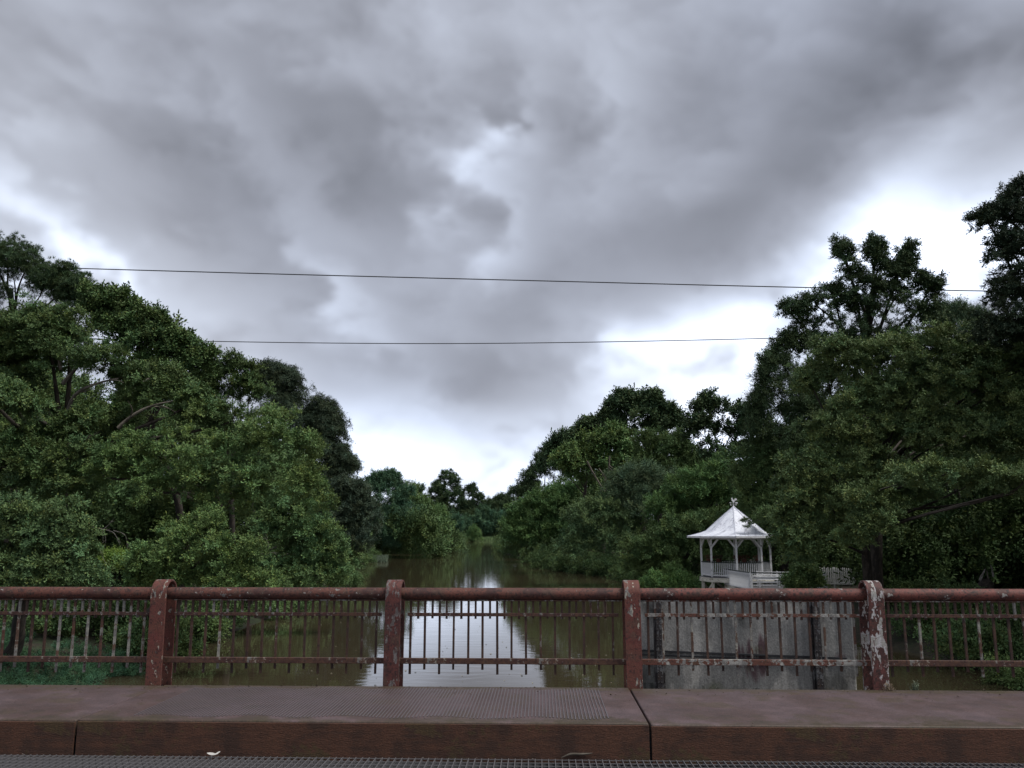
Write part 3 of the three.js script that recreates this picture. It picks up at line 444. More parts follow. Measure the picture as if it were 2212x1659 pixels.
// A tree: lobes are [px, py, radius in px, further depth], its foot stands at [px, depth].
let treeSeed = 3000;
function tree(name, label, group, o) {
  seed(treeSeed += 17);
  const fx = at(o.foot[0], 1150, o.foot[1] || o.d), gy = o.baseY ?? groundY(fx.x, -fx.z), origin = V(fx.x, gy - 0.15, fx.z), t = thing(name, label, o.cat || 'tree', [origin.x, origin.y, origin.z], group);
  const lobes = o.lobes.map(([x, y, r, dz = 0, flat]) => [at(x, y, o.d + dz), r / F * (o.d + dz), flat]);
  const own = lobes.length; seed(treeSeed * 3 + 1);
  for (let i = 0; i < own; i++) lobes.map((b, j) => [b[0].distanceTo(lobes[i][0]), j]).filter(([, j]) => j < own && j !== i).sort((a, b) => a[0] - b[0]).slice(0, o.fill ?? 2).forEach(([d, j]) => { if (j > i || rnd() < 0.4) if (d > 0.3 * (lobes[i][1] + lobes[j][1])) lobes.push([lobes[i][0].clone().lerp(lobes[j][0], rr(0.35, 0.65)), (lobes[i][1] + lobes[j][1]) * 0.42]); });
  if (o.tr) {
    const topL = o.top ? at(o.top[0], o.top[1], o.d) : lobes.reduce((a, b) => (b[0].y > a[0].y ? b : a))[0], h = (topL.y - gy) * (o.th || 0.62), lean = topL.clone().sub(origin).multiplyScalar(0.5);
    const tp = [V(0, 0, 0), V(lean.x * 0.15 + rr(-0.2, 0.2), h * 0.3, lean.z * 0.15), V(lean.x * 0.5 + rr(-0.3, 0.3), h * 0.65, lean.z * 0.5), V(lean.x, h, lean.z)];
    part('trunk', limbGeo(tp, [o.tr * 1.35, o.tr, o.tr * 0.8, o.tr * 0.45], 9), o.bark || M.bark, t);
    const c = new THREE.CatmullRomCurve3(tp);
    for (const [lc, lr] of lobes.slice(0, own)) {
      if (rnd() < 0.5 || lc.y - gy < h * 0.6) continue;
      const e = lc.clone().sub(origin), s = c.getPoint(clamp(0.25 + 0.55 * (e.y / Math.max(0.5, h)) + rr(-0.15, 0.1), 0.3, 0.97)), mid = s.clone().lerp(e, rr(0.4, 0.6)), sp = s.distanceTo(e); mid.add(V(rr(-0.08, 0.08) * sp, rr(-0.06, 0.12) * sp, rr(-0.08, 0.08) * sp));
      const tip = e.clone().add(V(rr(-0.5, 0.5) * lr, rr(0.2, 0.6) * lr, rr(-0.5, 0.5) * lr));
      part('limb', limbGeo([s, mid, e, tip], [o.tr * 0.30, o.tr * 0.2, o.tr * 0.11, o.tr * 0.03], 6), o.bark || M.bark, t);
    }
  }
  for (const [pts, r0, r1, mat, nm] of o.limbs || []) {
    const P = pts.map(([x, y, dz = 0]) => at(x, y, o.d + dz).sub(origin)), dead = nm === 'dead_branch', k = dead ? 0.62 : 1, gs = [];
    const fork = (Q, a, b, depth) => { gs.push(limbGeo(Q, [a, lerp(a, b, 0.5), b], 6)); if (!depth) return; const c = new THREE.CatmullRomCurve3(Q), L = c.getLength(); for (let i = 0; i < 3; i++) { const f = rr(0.3, 0.95), q = c.getPoint(f), d = c.getTangent(f).add(V(rr(-1, 1), rr(-0.9, 0.7), rr(-1, 1))).normalize(), l = L * rr(0.18, 0.36); fork([q, q.clone().addScaledVector(d, l * 0.5).add(V(rr(-1, 1), rr(-1, 1), rr(-1, 1)).multiplyScalar(l * 0.12)), q.clone().addScaledVector(d, l).add(V(rr(-1, 1), rr(-1, 1), rr(-1, 1)).multiplyScalar(l * 0.15))], lerp(a, b, f) * 0.6, b * 0.45, depth - 1); } };
    fork(P, r0 * k, r1 * k * 0.6, dead ? 2 : 1); part(nm || 'limb', gs, mat || M.barkPale, t);
  }
  if (o.twig) crownMesh(crown(o.twig.map(([x, y, r, dz]) => [at(x, y, o.d + dz), r / F * o.d]), { c: 0.16, leaf: o.leaf, col: o.col, dens: 1.2, pads: 5 }), o, t, origin, 'twig_leaves');
  crownMesh(crown(lobes, { c: o.c, leaf: o.leaf, col: o.col, dens: o.dens, pads: o.pads, padFlat: o.padFlat, stray: o.stray, padR: o.padR, shell: o.shell }), o, t, origin);
  return t;
}
const LB = 'trees of the left bank', RB = 'trees of the right bank', FAR = 'far trees where the river bends';
// --- left bank
tree('pine_tree', 'tall dark pine with open crown, top left corner, highest of the left bank', LB, { d: 52, foot: [30, 54], tr: 0.32, th: 0.9, leaf: 'pine', c: 0.62, col: G.dark, padFlat: 0.4, dens: 2.4,
  lobes: [[15, 555, 40], [60, 575, 34], [105, 598, 34], [145, 612, 30], [170, 640, 18], [30, 605, 34], [-40, 590, 60], [90, 632, 24], [-30, 540, 50], [-60, 660, 60], [150, 655, 18]] });
tree('broadleaf_tree', 'dark broadleaf tree stepping down right of the pine, under the upper cable', LB, { d: 46, foot: [430, 50], tr: 0.24, leaf: 'broad', c: 0.46, col: G.oak, dens: 2.5,
  lobes: [[235, 645, 34], [270, 662, 40], [322, 692, 44], [362, 722, 38], [250, 710, 45], [205, 672, 28], [300, 745, 50], [398, 745, 24], [380, 775, 36], [418, 792, 34], [340, 800, 50], [440, 768, 16], [190, 640, 14]] });
tree('slender_tree', 'thin-crowned tree with sky showing through, between the broadleaf and the conifer', LB, { d: 50, foot: [500, 52], tr: 0.2, leaf: 'oak', c: 0.44, col: G.oak, dens: 2.0, pads: 11,
  lobes: [[450, 792, 24], [480, 805, 26], [500, 782, 18], [538, 802, 22], [520, 842, 36], [470, 852, 36], [560, 850, 30], [440, 830, 30]] });
tree('live_oak', 'huge shadowy live oak with pale curving limbs on the left bank', LB, { d: 38, foot: [130, 43], tr: 0.5, leaf: 'oak', c: 0.42, col: G.oak, dens: 2.4,
  lobes: [[60, 705, 75], [150, 702, 50], [110, 765, 85], [220, 785, 60], [20, 800, 75], [300, 838, 50, 2], [-60, 750, 100], [-40, 880, 100], [80, 900, 90, 5], [200, 930, 80, 5], [390, 885, 46, 2], [290, 900, 60, 5], [60, 1000, 60, -2], [160, 985, 56, -2], [240, 1000, 36, -2], [120, 1062, 56, -2], [30, 940, 50, -2], [140, 940, 36, -1], [190, 900, 30, -1], [60, 930, 40, -1], [-80, 1000, 100, 4], [60, 1010, 80, 6], [170, 1040, 70, 6], [450, 890, 40, 4], [500, 910, 45, 4],
    [350, 818, 30, -3], [398, 850, 34, -3], [430, 874, 28, -3], [20, 852, 36, -5], [60, 884, 34, -5], [-30, 846, 50, -5]],
  limbs: [[[[140, 915], [160, 855], [210, 828], [255, 818]], 0.11, 0.05], [[[255, 925], [285, 898], [330, 876], [375, 866]], 0.09, 0.04], [[[135, 830], [160, 800], [185, 775], [215, 765]], 0.10, 0.04], [[[310, 825], [345, 805], [370, 790]], 0.06, 0.02], [[[100, 700], [120, 740], [130, 800]], 0.10, 0.12]] });
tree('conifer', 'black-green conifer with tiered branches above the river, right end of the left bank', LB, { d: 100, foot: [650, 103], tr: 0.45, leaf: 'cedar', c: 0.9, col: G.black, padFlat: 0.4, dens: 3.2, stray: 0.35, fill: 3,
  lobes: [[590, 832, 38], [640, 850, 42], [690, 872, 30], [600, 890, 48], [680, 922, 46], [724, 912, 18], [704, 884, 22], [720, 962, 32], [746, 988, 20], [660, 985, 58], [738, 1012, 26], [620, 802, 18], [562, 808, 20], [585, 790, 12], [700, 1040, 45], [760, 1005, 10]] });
tree('spreading_oak', 'wide mid-green oak spreading over the bank in front of the shadowy live oak', LB, { d: 34, foot: [380, 40], tr: 0.34, leaf: 'oak', c: 0.36, col: G.mid, dens: 2.5, pads: 9, padR: 1.25, shell: 0.72, padFlat: 0.6, fill: 1,
  lobes: [[300, 960, 46], [360, 948, 36], [290, 1012, 56], [400, 1002, 56], [470, 972, 46], [540, 962, 46], [600, 952, 46], [655, 972, 44], [230, 1032, 42], [340, 1062, 56], [430, 1060, 40], [520, 1042, 56], [600, 1032, 56], [665, 1032, 40], [684, 1080, 34], [250, 1002, 34], [470, 1092, 28], [560, 1090, 36], [560, 905, 40, 1], [610, 900, 30, 2]],
  limbs: [[[[500, 1077], [525, 1079], [547, 1084], [558, 1063]], 0.03, 0.012, M.barkDead, 'dead_branch'], [[[547, 1084], [545, 1096], [552, 1106]], 0.02, 0.008, M.barkDead, 'dead_branch'], [[[505, 1030], [512, 1045], [508, 1060]], 0.025, 0.01, M.barkDead, 'dead_branch'], [[[380, 1130], [430, 1112], [440, 1095]], 0.03, 0.01, M.barkDead, 'dead_branch']] });
tree('bushy_oak', 'rounded bright-tipped oak behind the railing post, low on the left bank', LB, { d: 31, foot: [300, 35], tr: 0.2, leaf: 'oak', c: 0.33, col: G.mid, dens: 2.6, pads: 10, padR: 1.25, shell: 0.7, padFlat: 0.65, fill: 1,
  lobes: [[340, 1202, 46], [400, 1172, 46], [455, 1162, 40], [500, 1202, 46], [420, 1226, 46], [540, 1192, 26], [330, 1242, 36], [480, 1246, 40], [385, 1142, 20], [455, 1124, 20], [520, 1235, 30], [300, 1225, 28], [300, 1264, 30], [380, 1266, 34], [450, 1272, 34], [530, 1264, 34], [590, 1268, 26]],
  limbs: [[[[188, 1136, 2], [223, 1144, 2], [245, 1151, 2], [259, 1178, 2]], 0.035, 0.012, M.barkDead, 'dead_branch'], [[[223, 1144, 2], [236, 1132, 2], [246, 1118, 2]], 0.022, 0.008, M.barkDead, 'dead_branch'], [[[245, 1146, 2], [270, 1156, 2], [275, 1186, 2]], 0.022, 0.008, M.barkDead, 'dead_branch'],
    [[[185, 1187, 1], [202, 1193, 1], [187, 1214, 1]], 0.022, 0.009, M.barkDead, 'dead_branch'], [[[214, 1182, 1], [223, 1207, 1], [236, 1230, 1]], 0.024, 0.008, M.barkDead, 'dead_branch'], [[[562, 1197], [575, 1196], [594, 1193]], 0.03, 0.012, M.barkDead, 'dead_branch'], [[[575, 1196], [580, 1175], [570, 1158]], 0.018, 0.007, M.barkDead, 'dead_branch'], [[[223, 1144, 2], [228, 1165, 2], [226, 1182, 2]], 0.014, 0.006, M.barkDead, 'dead_branch']] });
tree('waterside_oak', 'dense pale-tipped oak sloping to the water at the tip of the left bank', LB, { d: 44, foot: [545, 51], tr: 0.2, leaf: 'oak', c: 0.42, col: [0.100, 0.172, 0.066], dens: 2.6, pads: 10, padR: 1.25, shell: 0.7, padFlat: 0.65, fill: 1,
  lobes: [[600, 1092, 46], [650, 1112, 46], [688, 1152, 46], [620, 1162, 50], [660, 1202, 52], [716, 1202, 36], [600, 1232, 46], [690, 1242, 42], [736, 1244, 24], [580, 1132, 30], [560, 1082, 26], [716, 1165, 20], [640, 1255, 40], [560, 1250, 36]] });
tree('edge_oak', 'dull grey-green oak cut by the left edge of the picture, nearest of all', LB, { d: 27, foot: [40, 29], tr: 0.22, leaf: 'oak', c: 0.31, col: [0.092, 0.148, 0.058], dens: 2.7,
  lobes: [[20, 1112, 46], [80, 1152, 40], [130, 1104, 30], [162, 1152, 32], [150, 1212, 40], [90, 1222, 46], [20, 1202, 50], [182, 1228, 18], [-50, 1152, 60], [60, 1242, 36], [120, 1182, 36], [-50, 1240, 60], [180, 1190, 16], [40, 1258, 36], [110, 1264, 30], [160, 1258, 26], [-30, 1272, 50], [195, 1250, 20]] });
tree('round_shrub', 'clump standing in for sunlit lawn, the light painted into its yellow-green, glimpsed in the dark gap left of the railing post', LB, { d: 40, foot: [248, 40], leaf: 'fine', c: 0.3, col: [0.16, 0.25, 0.05], cat: 'shrub', lobes: [[246, 1204, 20], [262, 1212, 16], [232, 1212, 14]] });  // stands in for lit lawn; the sunlight is in the leaf colour
tree('vine_tree', 'tall grey-green vine-hung tree just behind the conifer', LB, { d: 92, foot: [745, 96], tr: 0.3, leaf: 'small', c: 0.75, col: [0.06, 0.088, 0.055], dens: 2.6,
  lobes: [[735, 1062, 36], [758, 1045, 22], [750, 1112, 42], [780, 1102, 32], [720, 1132, 40], [790, 1150, 32], [760, 1165, 34], [700, 1090, 30], [772, 1066, 22]] });
tree('river_tree', 'first rounded dark tree beyond the conifer, down the left bank', LB, { d: 175, foot: [800, 182], tr: 0.3, leaf: 'small', c: 1.25, col: G.blue, dens: 2.6,
  lobes: [[800, 1062, 30], [830, 1045, 26], [840, 1092, 42], [800, 1122, 42], [868, 1062, 20], [850, 1132, 42], [878, 1112, 34], [815, 1034, 14], [845, 1028, 8], [795, 1155, 30], [835, 1160, 30]] });
tree('river_tree', 'second and lighter tree beyond the conifer, above the grassy tongue', LB, { d: 300, foot: [905, 310], tr: 0.4, leaf: 'small', c: 2.0, col: G.mid, dens: 2.6,
  lobes: [[905, 1084, 24], [930, 1102, 22], [900, 1122, 32], [940, 1132, 24], [918, 1147, 26], [880, 1052, 12], [955, 1142, 16], [885, 1085, 18], [870, 1150, 28], [945, 1112, 14]] });
// --- the far bend
tree('tall_tree', 'tall ragged tree at the centre of the far bend, topping the others', FAR, { d: 600, foot: [965, 606], tr: 0.7, leaf: 'broad', c: 2.4, col: G.dark, dens: 1.9, pads: 10,
  lobes: [[968, 1026, 12], [952, 1047, 15], [985, 1037, 12], [938, 1066, 15], [975, 1066, 22], [912, 1059, 11], [898, 1062, 7], [1000, 1082, 15], [960, 1092, 26], [930, 1090, 18], [965, 1118, 28], [935, 1115, 22], [1000, 1112, 24]] });
tree('tall_tree', 'smaller ragged tree right of the tallest one at the far bend', FAR, { d: 602, foot: [1020, 608], tr: 0.6, leaf: 'broad', c: 2.2, col: G.dark, dens: 1.9, pads: 10, lobes: [[1015, 1066, 14], [1035, 1077, 12], [1000, 1090, 15], [1020, 1100, 22], [1022, 1052, 6], [1030, 1122, 26]] });
tree('tall_tree', 'low domed dark tree at the right of the far bend', FAR, { d: 612, foot: [1085, 618], tr: 0.6, leaf: 'small', c: 2.8, col: G.dark, lobes: [[1085, 1078, 15], [1065, 1087, 14], [1050, 1092, 12], [1104, 1087, 12], [1080, 1102, 24]] });
tree('willow_tree', 'left blue-green tree at the foot of the far bend', FAR, { d: 582, foot: [965, 586], leaf: 'small', c: 2.9, col: G.blue, tr: 0.3, lobes: [[950, 1130, 28], [985, 1128, 26], [1005, 1140, 26], [965, 1150, 24]] });
tree('willow_tree', 'right blue-green tree at the foot of the far bend', FAR, { d: 586, foot: [1070, 590], leaf: 'small', c: 2.9, col: G.blue, tr: 0.3, lobes: [[1040, 1128, 28], [1082, 1128, 26], [1072, 1150, 22], [1100, 1120, 24], [1050, 1110, 18]] });
tree('round_shrub', 'small bright bush at the waterline of the far bend', FAR, { d: 512, foot: [1022, 512], leaf: 'small', c: 1.4, col: G.fresh, cat: 'shrub', baseY: 0.1, lobes: [[1022, 1152, 12], [1012, 1160, 8], [1033, 1160, 9], [1024, 1142, 7]] });
// --- right bank
tree('poplar_tree', 'dark pointed tree at the left end of the right bank skyline', RB, { d: 195, foot: [1165, 200], tr: 0.4, leaf: 'small', c: 1.3, col: G.dark, lobes: [[1120, 1068, 14], [1140, 1052, 18], [1155, 1022, 18], [1170, 1002, 16], [1182, 987, 18], [1200, 1012, 36], [1150, 1062, 28], [1190, 970, 10]] });
tree('riverside_tree', 'fresh green tree bulging over the water at the left end of the right bank', RB, { d: 150, foot: [1190, 152], tr: 0.35, leaf: 'small', c: 1.05, col: G.fresh, dens: 2.8, lobes: [[1122, 1102, 26], [1150, 1088, 26], [1180, 1072, 32], [1130, 1142, 38], [1180, 1122, 42], [1210, 1092, 32], [1160, 1165, 36], [1215, 1150, 42], [1112, 1162, 22], [1230, 1055, 28], [1100, 1130, 16], [1232, 1090, 36], [1262, 1072, 34], [1255, 1130, 38], [1240, 1175, 30]] });
tree('dark_tree', 'tall dark tree with lumpy top, highest of the middle right bank', RB, { d: 120, foot: [1390, 124], tr: 0.4, leaf: 'broad', c: 0.95, col: G.dark, lobes: [[1330, 882, 22], [1360, 868, 20], [1400, 872, 26], [1440, 892, 26], [1380, 902, 38], [1320, 906, 22], [1456, 912, 18], [1410, 856, 10], [1350, 858, 9], [1425, 930, 40], [1340, 940, 35]] });
tree('dark_tree', 'dark tree on the skyline just left of the tallest lumpy one', RB, { d: 128, foot: [1255, 132], tr: 0.35, leaf: 'broad', c: 0.95, col: G.dark, dens: 2.3, lobes: [[1215, 952, 18], [1250, 937, 24], [1280, 917, 20], [1200, 968, 12], [1240, 972, 32], [1295, 940, 32], [1200, 1000, 30]] });
tree('pale_trunk_tree', 'light green tree with thin pale forking trunks showing', RB, { d: 108, foot: [1300, 112], tr: 0.25, leaf: 'broad', c: 0.85, col: G.mid, dens: 2.3, bark: M.barkPale, lobes: [[1240, 976, 26], [1280, 962, 30], [1320, 942, 28], [1300, 1000, 34], [1250, 1012, 34], [1350, 972, 32], [1362, 1012, 38], [1215, 1000, 24]],
  limbs: [[[[1268, 996, -2.5], [1283, 1025, -2.5], [1306, 1062, -2.5]], 0.12, 0.16], [[[1317, 985, -2.5], [1315, 1015, -2.5], [1312, 1045, -2.5]], 0.10, 0.14], [[[1294, 1012, -2.5], [1304, 1026, -2.5], [1312, 1040, -2.5]], 0.07, 0.1]] });
tree('middle_tree', 'mid-green tree below the gap between the lumpy dark tree and the lacy one', RB, { d: 100, foot: [1430, 103], tr: 0.3, leaf: 'small', c: 0.8, col: G.oak, lobes: [[1400, 952, 30], [1440, 962, 36], [1468, 952, 20], [1400, 1012, 42], [1460, 1022, 42], [1350, 1052, 36], [1500, 1000, 30], [1480, 985, 30], [1420, 985, 32], [1530, 1010, 28]] });
tree('lacy_tree', 'thin lacy tree with much sky showing through, above the gazebo', RB, { d: 94, foot: [1560, 97], tr: 0.26, leaf: 'broad', c: 0.72, col: G.dark, dens: 1.4, pads: 9, fill: 1, padFlat: 0.8, stray: 0.35, lobes: [[1512, 884, 16], [1536, 882, 14], [1560, 888, 20], [1600, 892, 18], [1520, 922, 26], [1570, 932, 24], [1610, 932, 18], [1590, 982, 20], [1540, 972, 30], [1500, 912, 14], [1490, 937, 14], [1620, 967, 10], [1618, 905, 8], [1530, 866, 7]] });
tree('cedar_elm', 'grey-green feathery tree in the middle of the right bank', RB, { d: 84, foot: [1390, 86], tr: 0.28, leaf: 'fine', c: 0.7, col: G.grey, lobes: [[1380, 1022, 32], [1350, 1062, 36], [1400, 1072, 42], [1440, 1042, 32], [1370, 1112, 42], [1330, 1040, 24]] });
tree('glade_tree', 'yellow-green tree right above the gazebo roof', RB, { d: 76, foot: [1500, 79], tr: 0.28, leaf: 'small', c: 0.66, col: G.fresh, lobes: [[1450, 1062, 32], [1490, 1032, 32], [1500, 1082, 36], [1430, 1102, 36], [1540, 1052, 36], [1550, 1005, 26], [1582, 1032, 30], [1580, 1080, 30]] });
tree('overhanging_tree', 'pale olive tree leaning low over the dark water of the right bank', RB, { d: 84, foot: [1400, 92], tr: 0.14, leaf: 'small', c: 0.68, col: [0.098, 0.160, 0.068], lobes: [[1250, 1152, 30], [1290, 1132, 36], [1330, 1112, 36], [1270, 1182, 30], [1320, 1172, 42], [1360, 1152, 36], [1240, 1112, 30], [1228, 1178, 18], [1290, 1090, 30]] });
tree('shade_tree', 'dark low-branched tree left of the gazebo, behind the bright bush', RB, { d: 74, foot: [1460, 77], tr: 0.26, leaf: 'small', c: 0.62, col: G.oak, lobes: [[1390, 1192, 42], [1430, 1162, 42], [1480, 1142, 42], [1440, 1212, 42], [1500, 1192, 42], [1382, 1232, 26], [1530, 1122, 36], [1560, 1162, 36], [1540, 1212, 36], [1470, 1240, 30]] });
tree('round_shrub', 'leafy green bush at the waterline just left of the gazebo', RB, { d: 66, foot: [1445, 66], leaf: 'small', c: 0.5, col: G.light, cat: 'shrub', baseY: 0.1, lobes: [[1418, 1252, 22], [1450, 1245, 26], [1480, 1256, 20], [1402, 1268, 18], [1440, 1268, 28], [1466, 1272, 20]] });
tree('juniper_tree', 'dark spiky juniper to the left of the great oak, against the sky', RB, { d: 62, foot: [1690, 65], tr: 0.26, leaf: 'fine', c: 0.5, col: G.dark, padFlat: 1.1, lobes: [[1662, 802, 18], [1690, 792, 24], [1652, 852, 20, 0, 1.3], [1680, 842, 32], [1720, 822, 32], [1640, 892, 18, 0, 1.3], [1670, 892, 34], [1720, 882, 38], [1750, 852, 34], [1738, 905, 38], [1770, 880, 34], [1660, 776, 8, 0, 1.8], [1648, 818, 9, 0, 1.8], [1634, 866, 8, 0, 1.8], [1640, 935, 30], [1690, 945, 40], [1628, 905, 8], [1682, 762, 9, 0, 1.6]] });
tree('sparse_oak', 'ragged dark oak with holes of sky, its crown cut across by the upper cable', RB, { d: 44, foot: [1880, 47], tr: 0.32, th: 0.85, leaf: 'oak', c: 0.33, col: G.dark, dens: 2.0, pads: 12, fill: 2, padFlat: 0.8, stray: 0.4,
  lobes: [[1825, 552, 18], [1840, 587, 24], [1886, 547, 18], [1902, 572, 22], [1870, 612, 32], [1962, 562, 10], [1955, 587, 16], [1982, 602, 22], [2010, 612, 18], [1940, 632, 32], [1800, 622, 22], [1760, 652, 24], [1722, 672, 18], [1702, 667, 9], [1820, 662, 32], [1890, 672, 32], [1980, 662, 32], [1740, 712, 24], [1790, 702, 27], [1716, 745, 18], [1850, 722, 36], [1920, 720, 36], [2024, 632, 8], [1692, 742, 7], [1895, 525, 8], [1963, 535, 5], [1812, 532, 8], [2000, 700, 36], [1760, 750, 36], [1812, 765, 40], [1880, 770, 40], [1950, 755, 40], [1900, 625, 26], [1850, 650, 26], [1930, 590, 18]] });
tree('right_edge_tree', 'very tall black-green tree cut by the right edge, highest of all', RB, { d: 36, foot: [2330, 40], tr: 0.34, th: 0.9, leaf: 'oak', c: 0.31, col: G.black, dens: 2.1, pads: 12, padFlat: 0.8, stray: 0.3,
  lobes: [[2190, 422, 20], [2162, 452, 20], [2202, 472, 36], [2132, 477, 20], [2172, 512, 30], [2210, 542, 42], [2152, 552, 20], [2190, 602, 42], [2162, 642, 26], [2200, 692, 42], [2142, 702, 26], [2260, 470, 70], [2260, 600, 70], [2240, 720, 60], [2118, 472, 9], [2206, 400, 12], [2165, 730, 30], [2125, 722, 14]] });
tree('hazy_tree', 'thin grey-green treetop filling the dip between the ragged oak and the right edge', RB, { d: 58, foot: [2080, 62], tr: 0.22, leaf: 'fine', c: 0.5, col: G.grey, dens: 1.9, lobes: [[2040, 692, 22], [2070, 672, 18], [2100, 682, 22], [2060, 722, 32], [2110, 722, 32], [2130, 690, 18], [2030, 665, 10]] });
tree('great_oak', 'enormous olive-green live oak filling the right side, branches drooping to the ground', RB, { d: 40, foot: [1867, 43], tr: 0.24, top: [1890, 800], leaf: 'oak', c: 0.40, col: [0.110, 0.164, 0.064], dens: 2.3, pads: 11, padR: 1.3, shell: 0.7, padFlat: 0.6,
  lobes: [[1765, 785, 32, 2], [1790, 815, 44, 2], [1750, 830, 38, 2], [1835, 810, 44, 2], [1800, 755, 40], [1860, 772, 46], [1930, 752, 46], [2000, 742, 46], [2070, 752, 42], [2130, 762, 46], [2200, 782, 56], [1900, 852, 56], [1980, 842, 56], [2060, 832, 56], [2140, 852, 56], [2210, 862, 56], [1830, 882, 42], [1782, 932, 46], [1850, 962, 56], [1930, 932, 56], [2010, 922, 56], [2090, 932, 56], [2180, 942, 56],
    [1724, 992, 30], [1762, 1002, 42], [1722, 1042, 32], [1800, 1032, 46], [1880, 1022, 50], [1712, 1092, 26], [1750, 1082, 38], [1800, 1102, 42], [1960, 1022, 40], [1740, 1142, 32], [1790, 1162, 30], [1722, 1182, 22], [1710, 1132, 22], [1925, 1060, 30], [1980, 1072, 26], [2050, 1012, 42], [2130, 1022, 46], [2200, 1032, 46], [1840, 1130, 30], [1862, 1070, 42, -2], [1885, 1120, 36, -2], [1838, 1165, 26, -2], [1930, 1105, 26, -1], [1700, 1150, 20], [1705, 1050, 20], [1735, 1205, 20], [1868, 1148, 30, -2], [2260, 900, 80], [2270, 760, 80], [2270, 1030, 70], [1880, 960, 50, 10], [1950, 900, 60, 8], [2050, 880, 60, 8], [2150, 900, 60, 8], [2250, 900, 70, 8], [2350, 900, 80, 8], [1950, 970, 50, 14], [2050, 960, 55, 14], [2150, 970, 60, 14], [2250, 960, 70, 14], [2380, 950, 80, 12], [2100, 830, 60, 15], [2250, 830, 70, 15], [2000, 1000, 44, 4], [2100, 1000, 48, 4], [2200, 1000, 50, 4], [1960, 797, 44], [2030, 797, 44], [2092, 802, 40], [1950, 1036, 36, -6], [2040, 1026, 42, -7], [2130, 1036, 42, -7], [2210, 1044, 42, -8], [2300, 1030, 60, -8], [2390, 830, 90], [2390, 990, 80], [2500, 900, 100], [2400, 690, 90]],
  limbs: [[[[2048, 1010, -1], [2058, 1035, -1], [2066, 1062, -1]], 0.022, 0.008, M.barkDead, 'dead_branch'], [[[2052, 1030, -1], [2046, 1050, -1], [2050, 1068, -1]], 0.014, 0.006, M.barkDead, 'dead_branch']] });
tree('gloomy_tree', 'nearly black tree behind the gazebo roof, a small twig of it over the roof', RB, { d: 63, foot: [1660, 66], tr: 0.28, leaf: 'small', c: 0.5, col: G.oak, lobes: [[1640, 962, 36], [1620, 1012, 36], [1660, 1022, 36], [1690, 972, 32], [1640, 1072, 36], [1680, 1082, 36], [1662, 1122, 30], [1628, 1102, 24], [1690, 1142, 26], [1700, 932, 32], [1600, 1050, 24], [1655, 1112, 16, -7]],
  limbs: [[[[1655, 1112, -7.5], [1632, 1126, -7.5], [1604, 1124, -7.5]], 0.03, 0.01, M.bark], [[[1635, 1124, -7.5], [1622, 1134, -7.5], [1612, 1140, -7.5]], 0.02, 0.008, M.bark]], twig: [[1645, 1120, 7, -7.5], [1632, 1126, 5, -7.5], [1622, 1132, 4.5, -7.5], [1612, 1124, 4, -7.5], [1605, 1125, 3.5, -7.5], [1614, 1139, 3, -7.5], [1626, 1119, 3.5, -7.5]] });
tree('round_shrub', 'dark bush growing against the right end of the boardwalk', RB, { d: 46, foot: [1730, 46], leaf: 'oak', c: 0.36, col: G.oak, cat: 'shrub', lobes: [[1726, 1250, 16], [1745, 1245, 17], [1734, 1230, 13], [1712, 1262, 9], [1754, 1262, 13], [1735, 1264, 16]] });
tree('round_shrub', 'bright green shrub behind the picket fence, left of the oak trunk', RB, { d: 66, foot: [1815, 66], leaf: 'small', c: 0.5, col: [0.10, 0.17, 0.045], cat: 'shrub', lobes: [[1825, 1202, 20], [1846, 1197, 14], [1800, 1197, 20], [1778, 1194, 22]] });

// --- woods behind the named trees, and undergrowth along the water: nobody could count these
function woods(label, boxes, o) {
  seed(treeSeed += 17); const lobes = [];
  for (const [x0, x1, prof, d0, d1, n, r0, r1, yMax] of boxes) for (let i = 0; i < n; i++) { const x = rr(x0, x1), q = (x - x0) / (x1 - x0) * (prof.length - 1), k = Math.min(prof.length - 2, Math.floor(q)), top = lerp(prof[k], prof[k + 1], q - k), r = rr(r0, r1), d = rr(d0, d1); lobes.push([at(x, rr(top + r, yMax), d), r / F * d, 1]); }
  const g = new THREE.Group(); g.name = numbered('woodland'); scene.add(g); tag(g, label, 'woodland', null, 'stuff'); crownMesh(crown(lobes, o), o, g, V(0, 0, 0), 'foliage');
}
woods('deep dark woods behind the trees of the left bank', [[-300, 600, [560, 640, 740, 800, 850, 930], 54, 80, 110, 60, 100, 1225]], { leaf: 'small', c: 1.15, col: G.oak, dens: 2.2 });
woods('dim woods behind the conifer of the left bank', [[560, 745, [950, 960, 1000, 1085], 104, 130, 46, 34, 50, 1210]], { leaf: 'small', c: 1.3, col: G.oak, dens: 2.3 });
woods('dense woods down the left bank towards the bend', [[700, 970, [1085, 1090, 1120], 170, 260, 60, 20, 34, 1192]], { leaf: 'small', c: 2.2, col: G.oak, dens: 2.4 });
woods('dense woods closing the river bend', [[900, 1130, [1088, 1092, 1088], 620, 690, 40, 17, 26, 1162]], { leaf: 'small', c: 4.2, col: G.oak, dens: 2.4 });
woods('dense woods behind the middle of the right bank', [[1120, 1300, [1100, 1010, 975], 175, 215, 34, 28, 42, 1190], [1290, 1640, [975, 955, 985, 1010, 990], 128, 165, 70, 34, 56, 1215]], { leaf: 'small', c: 1.6, col: G.oak, dens: 2.4 });
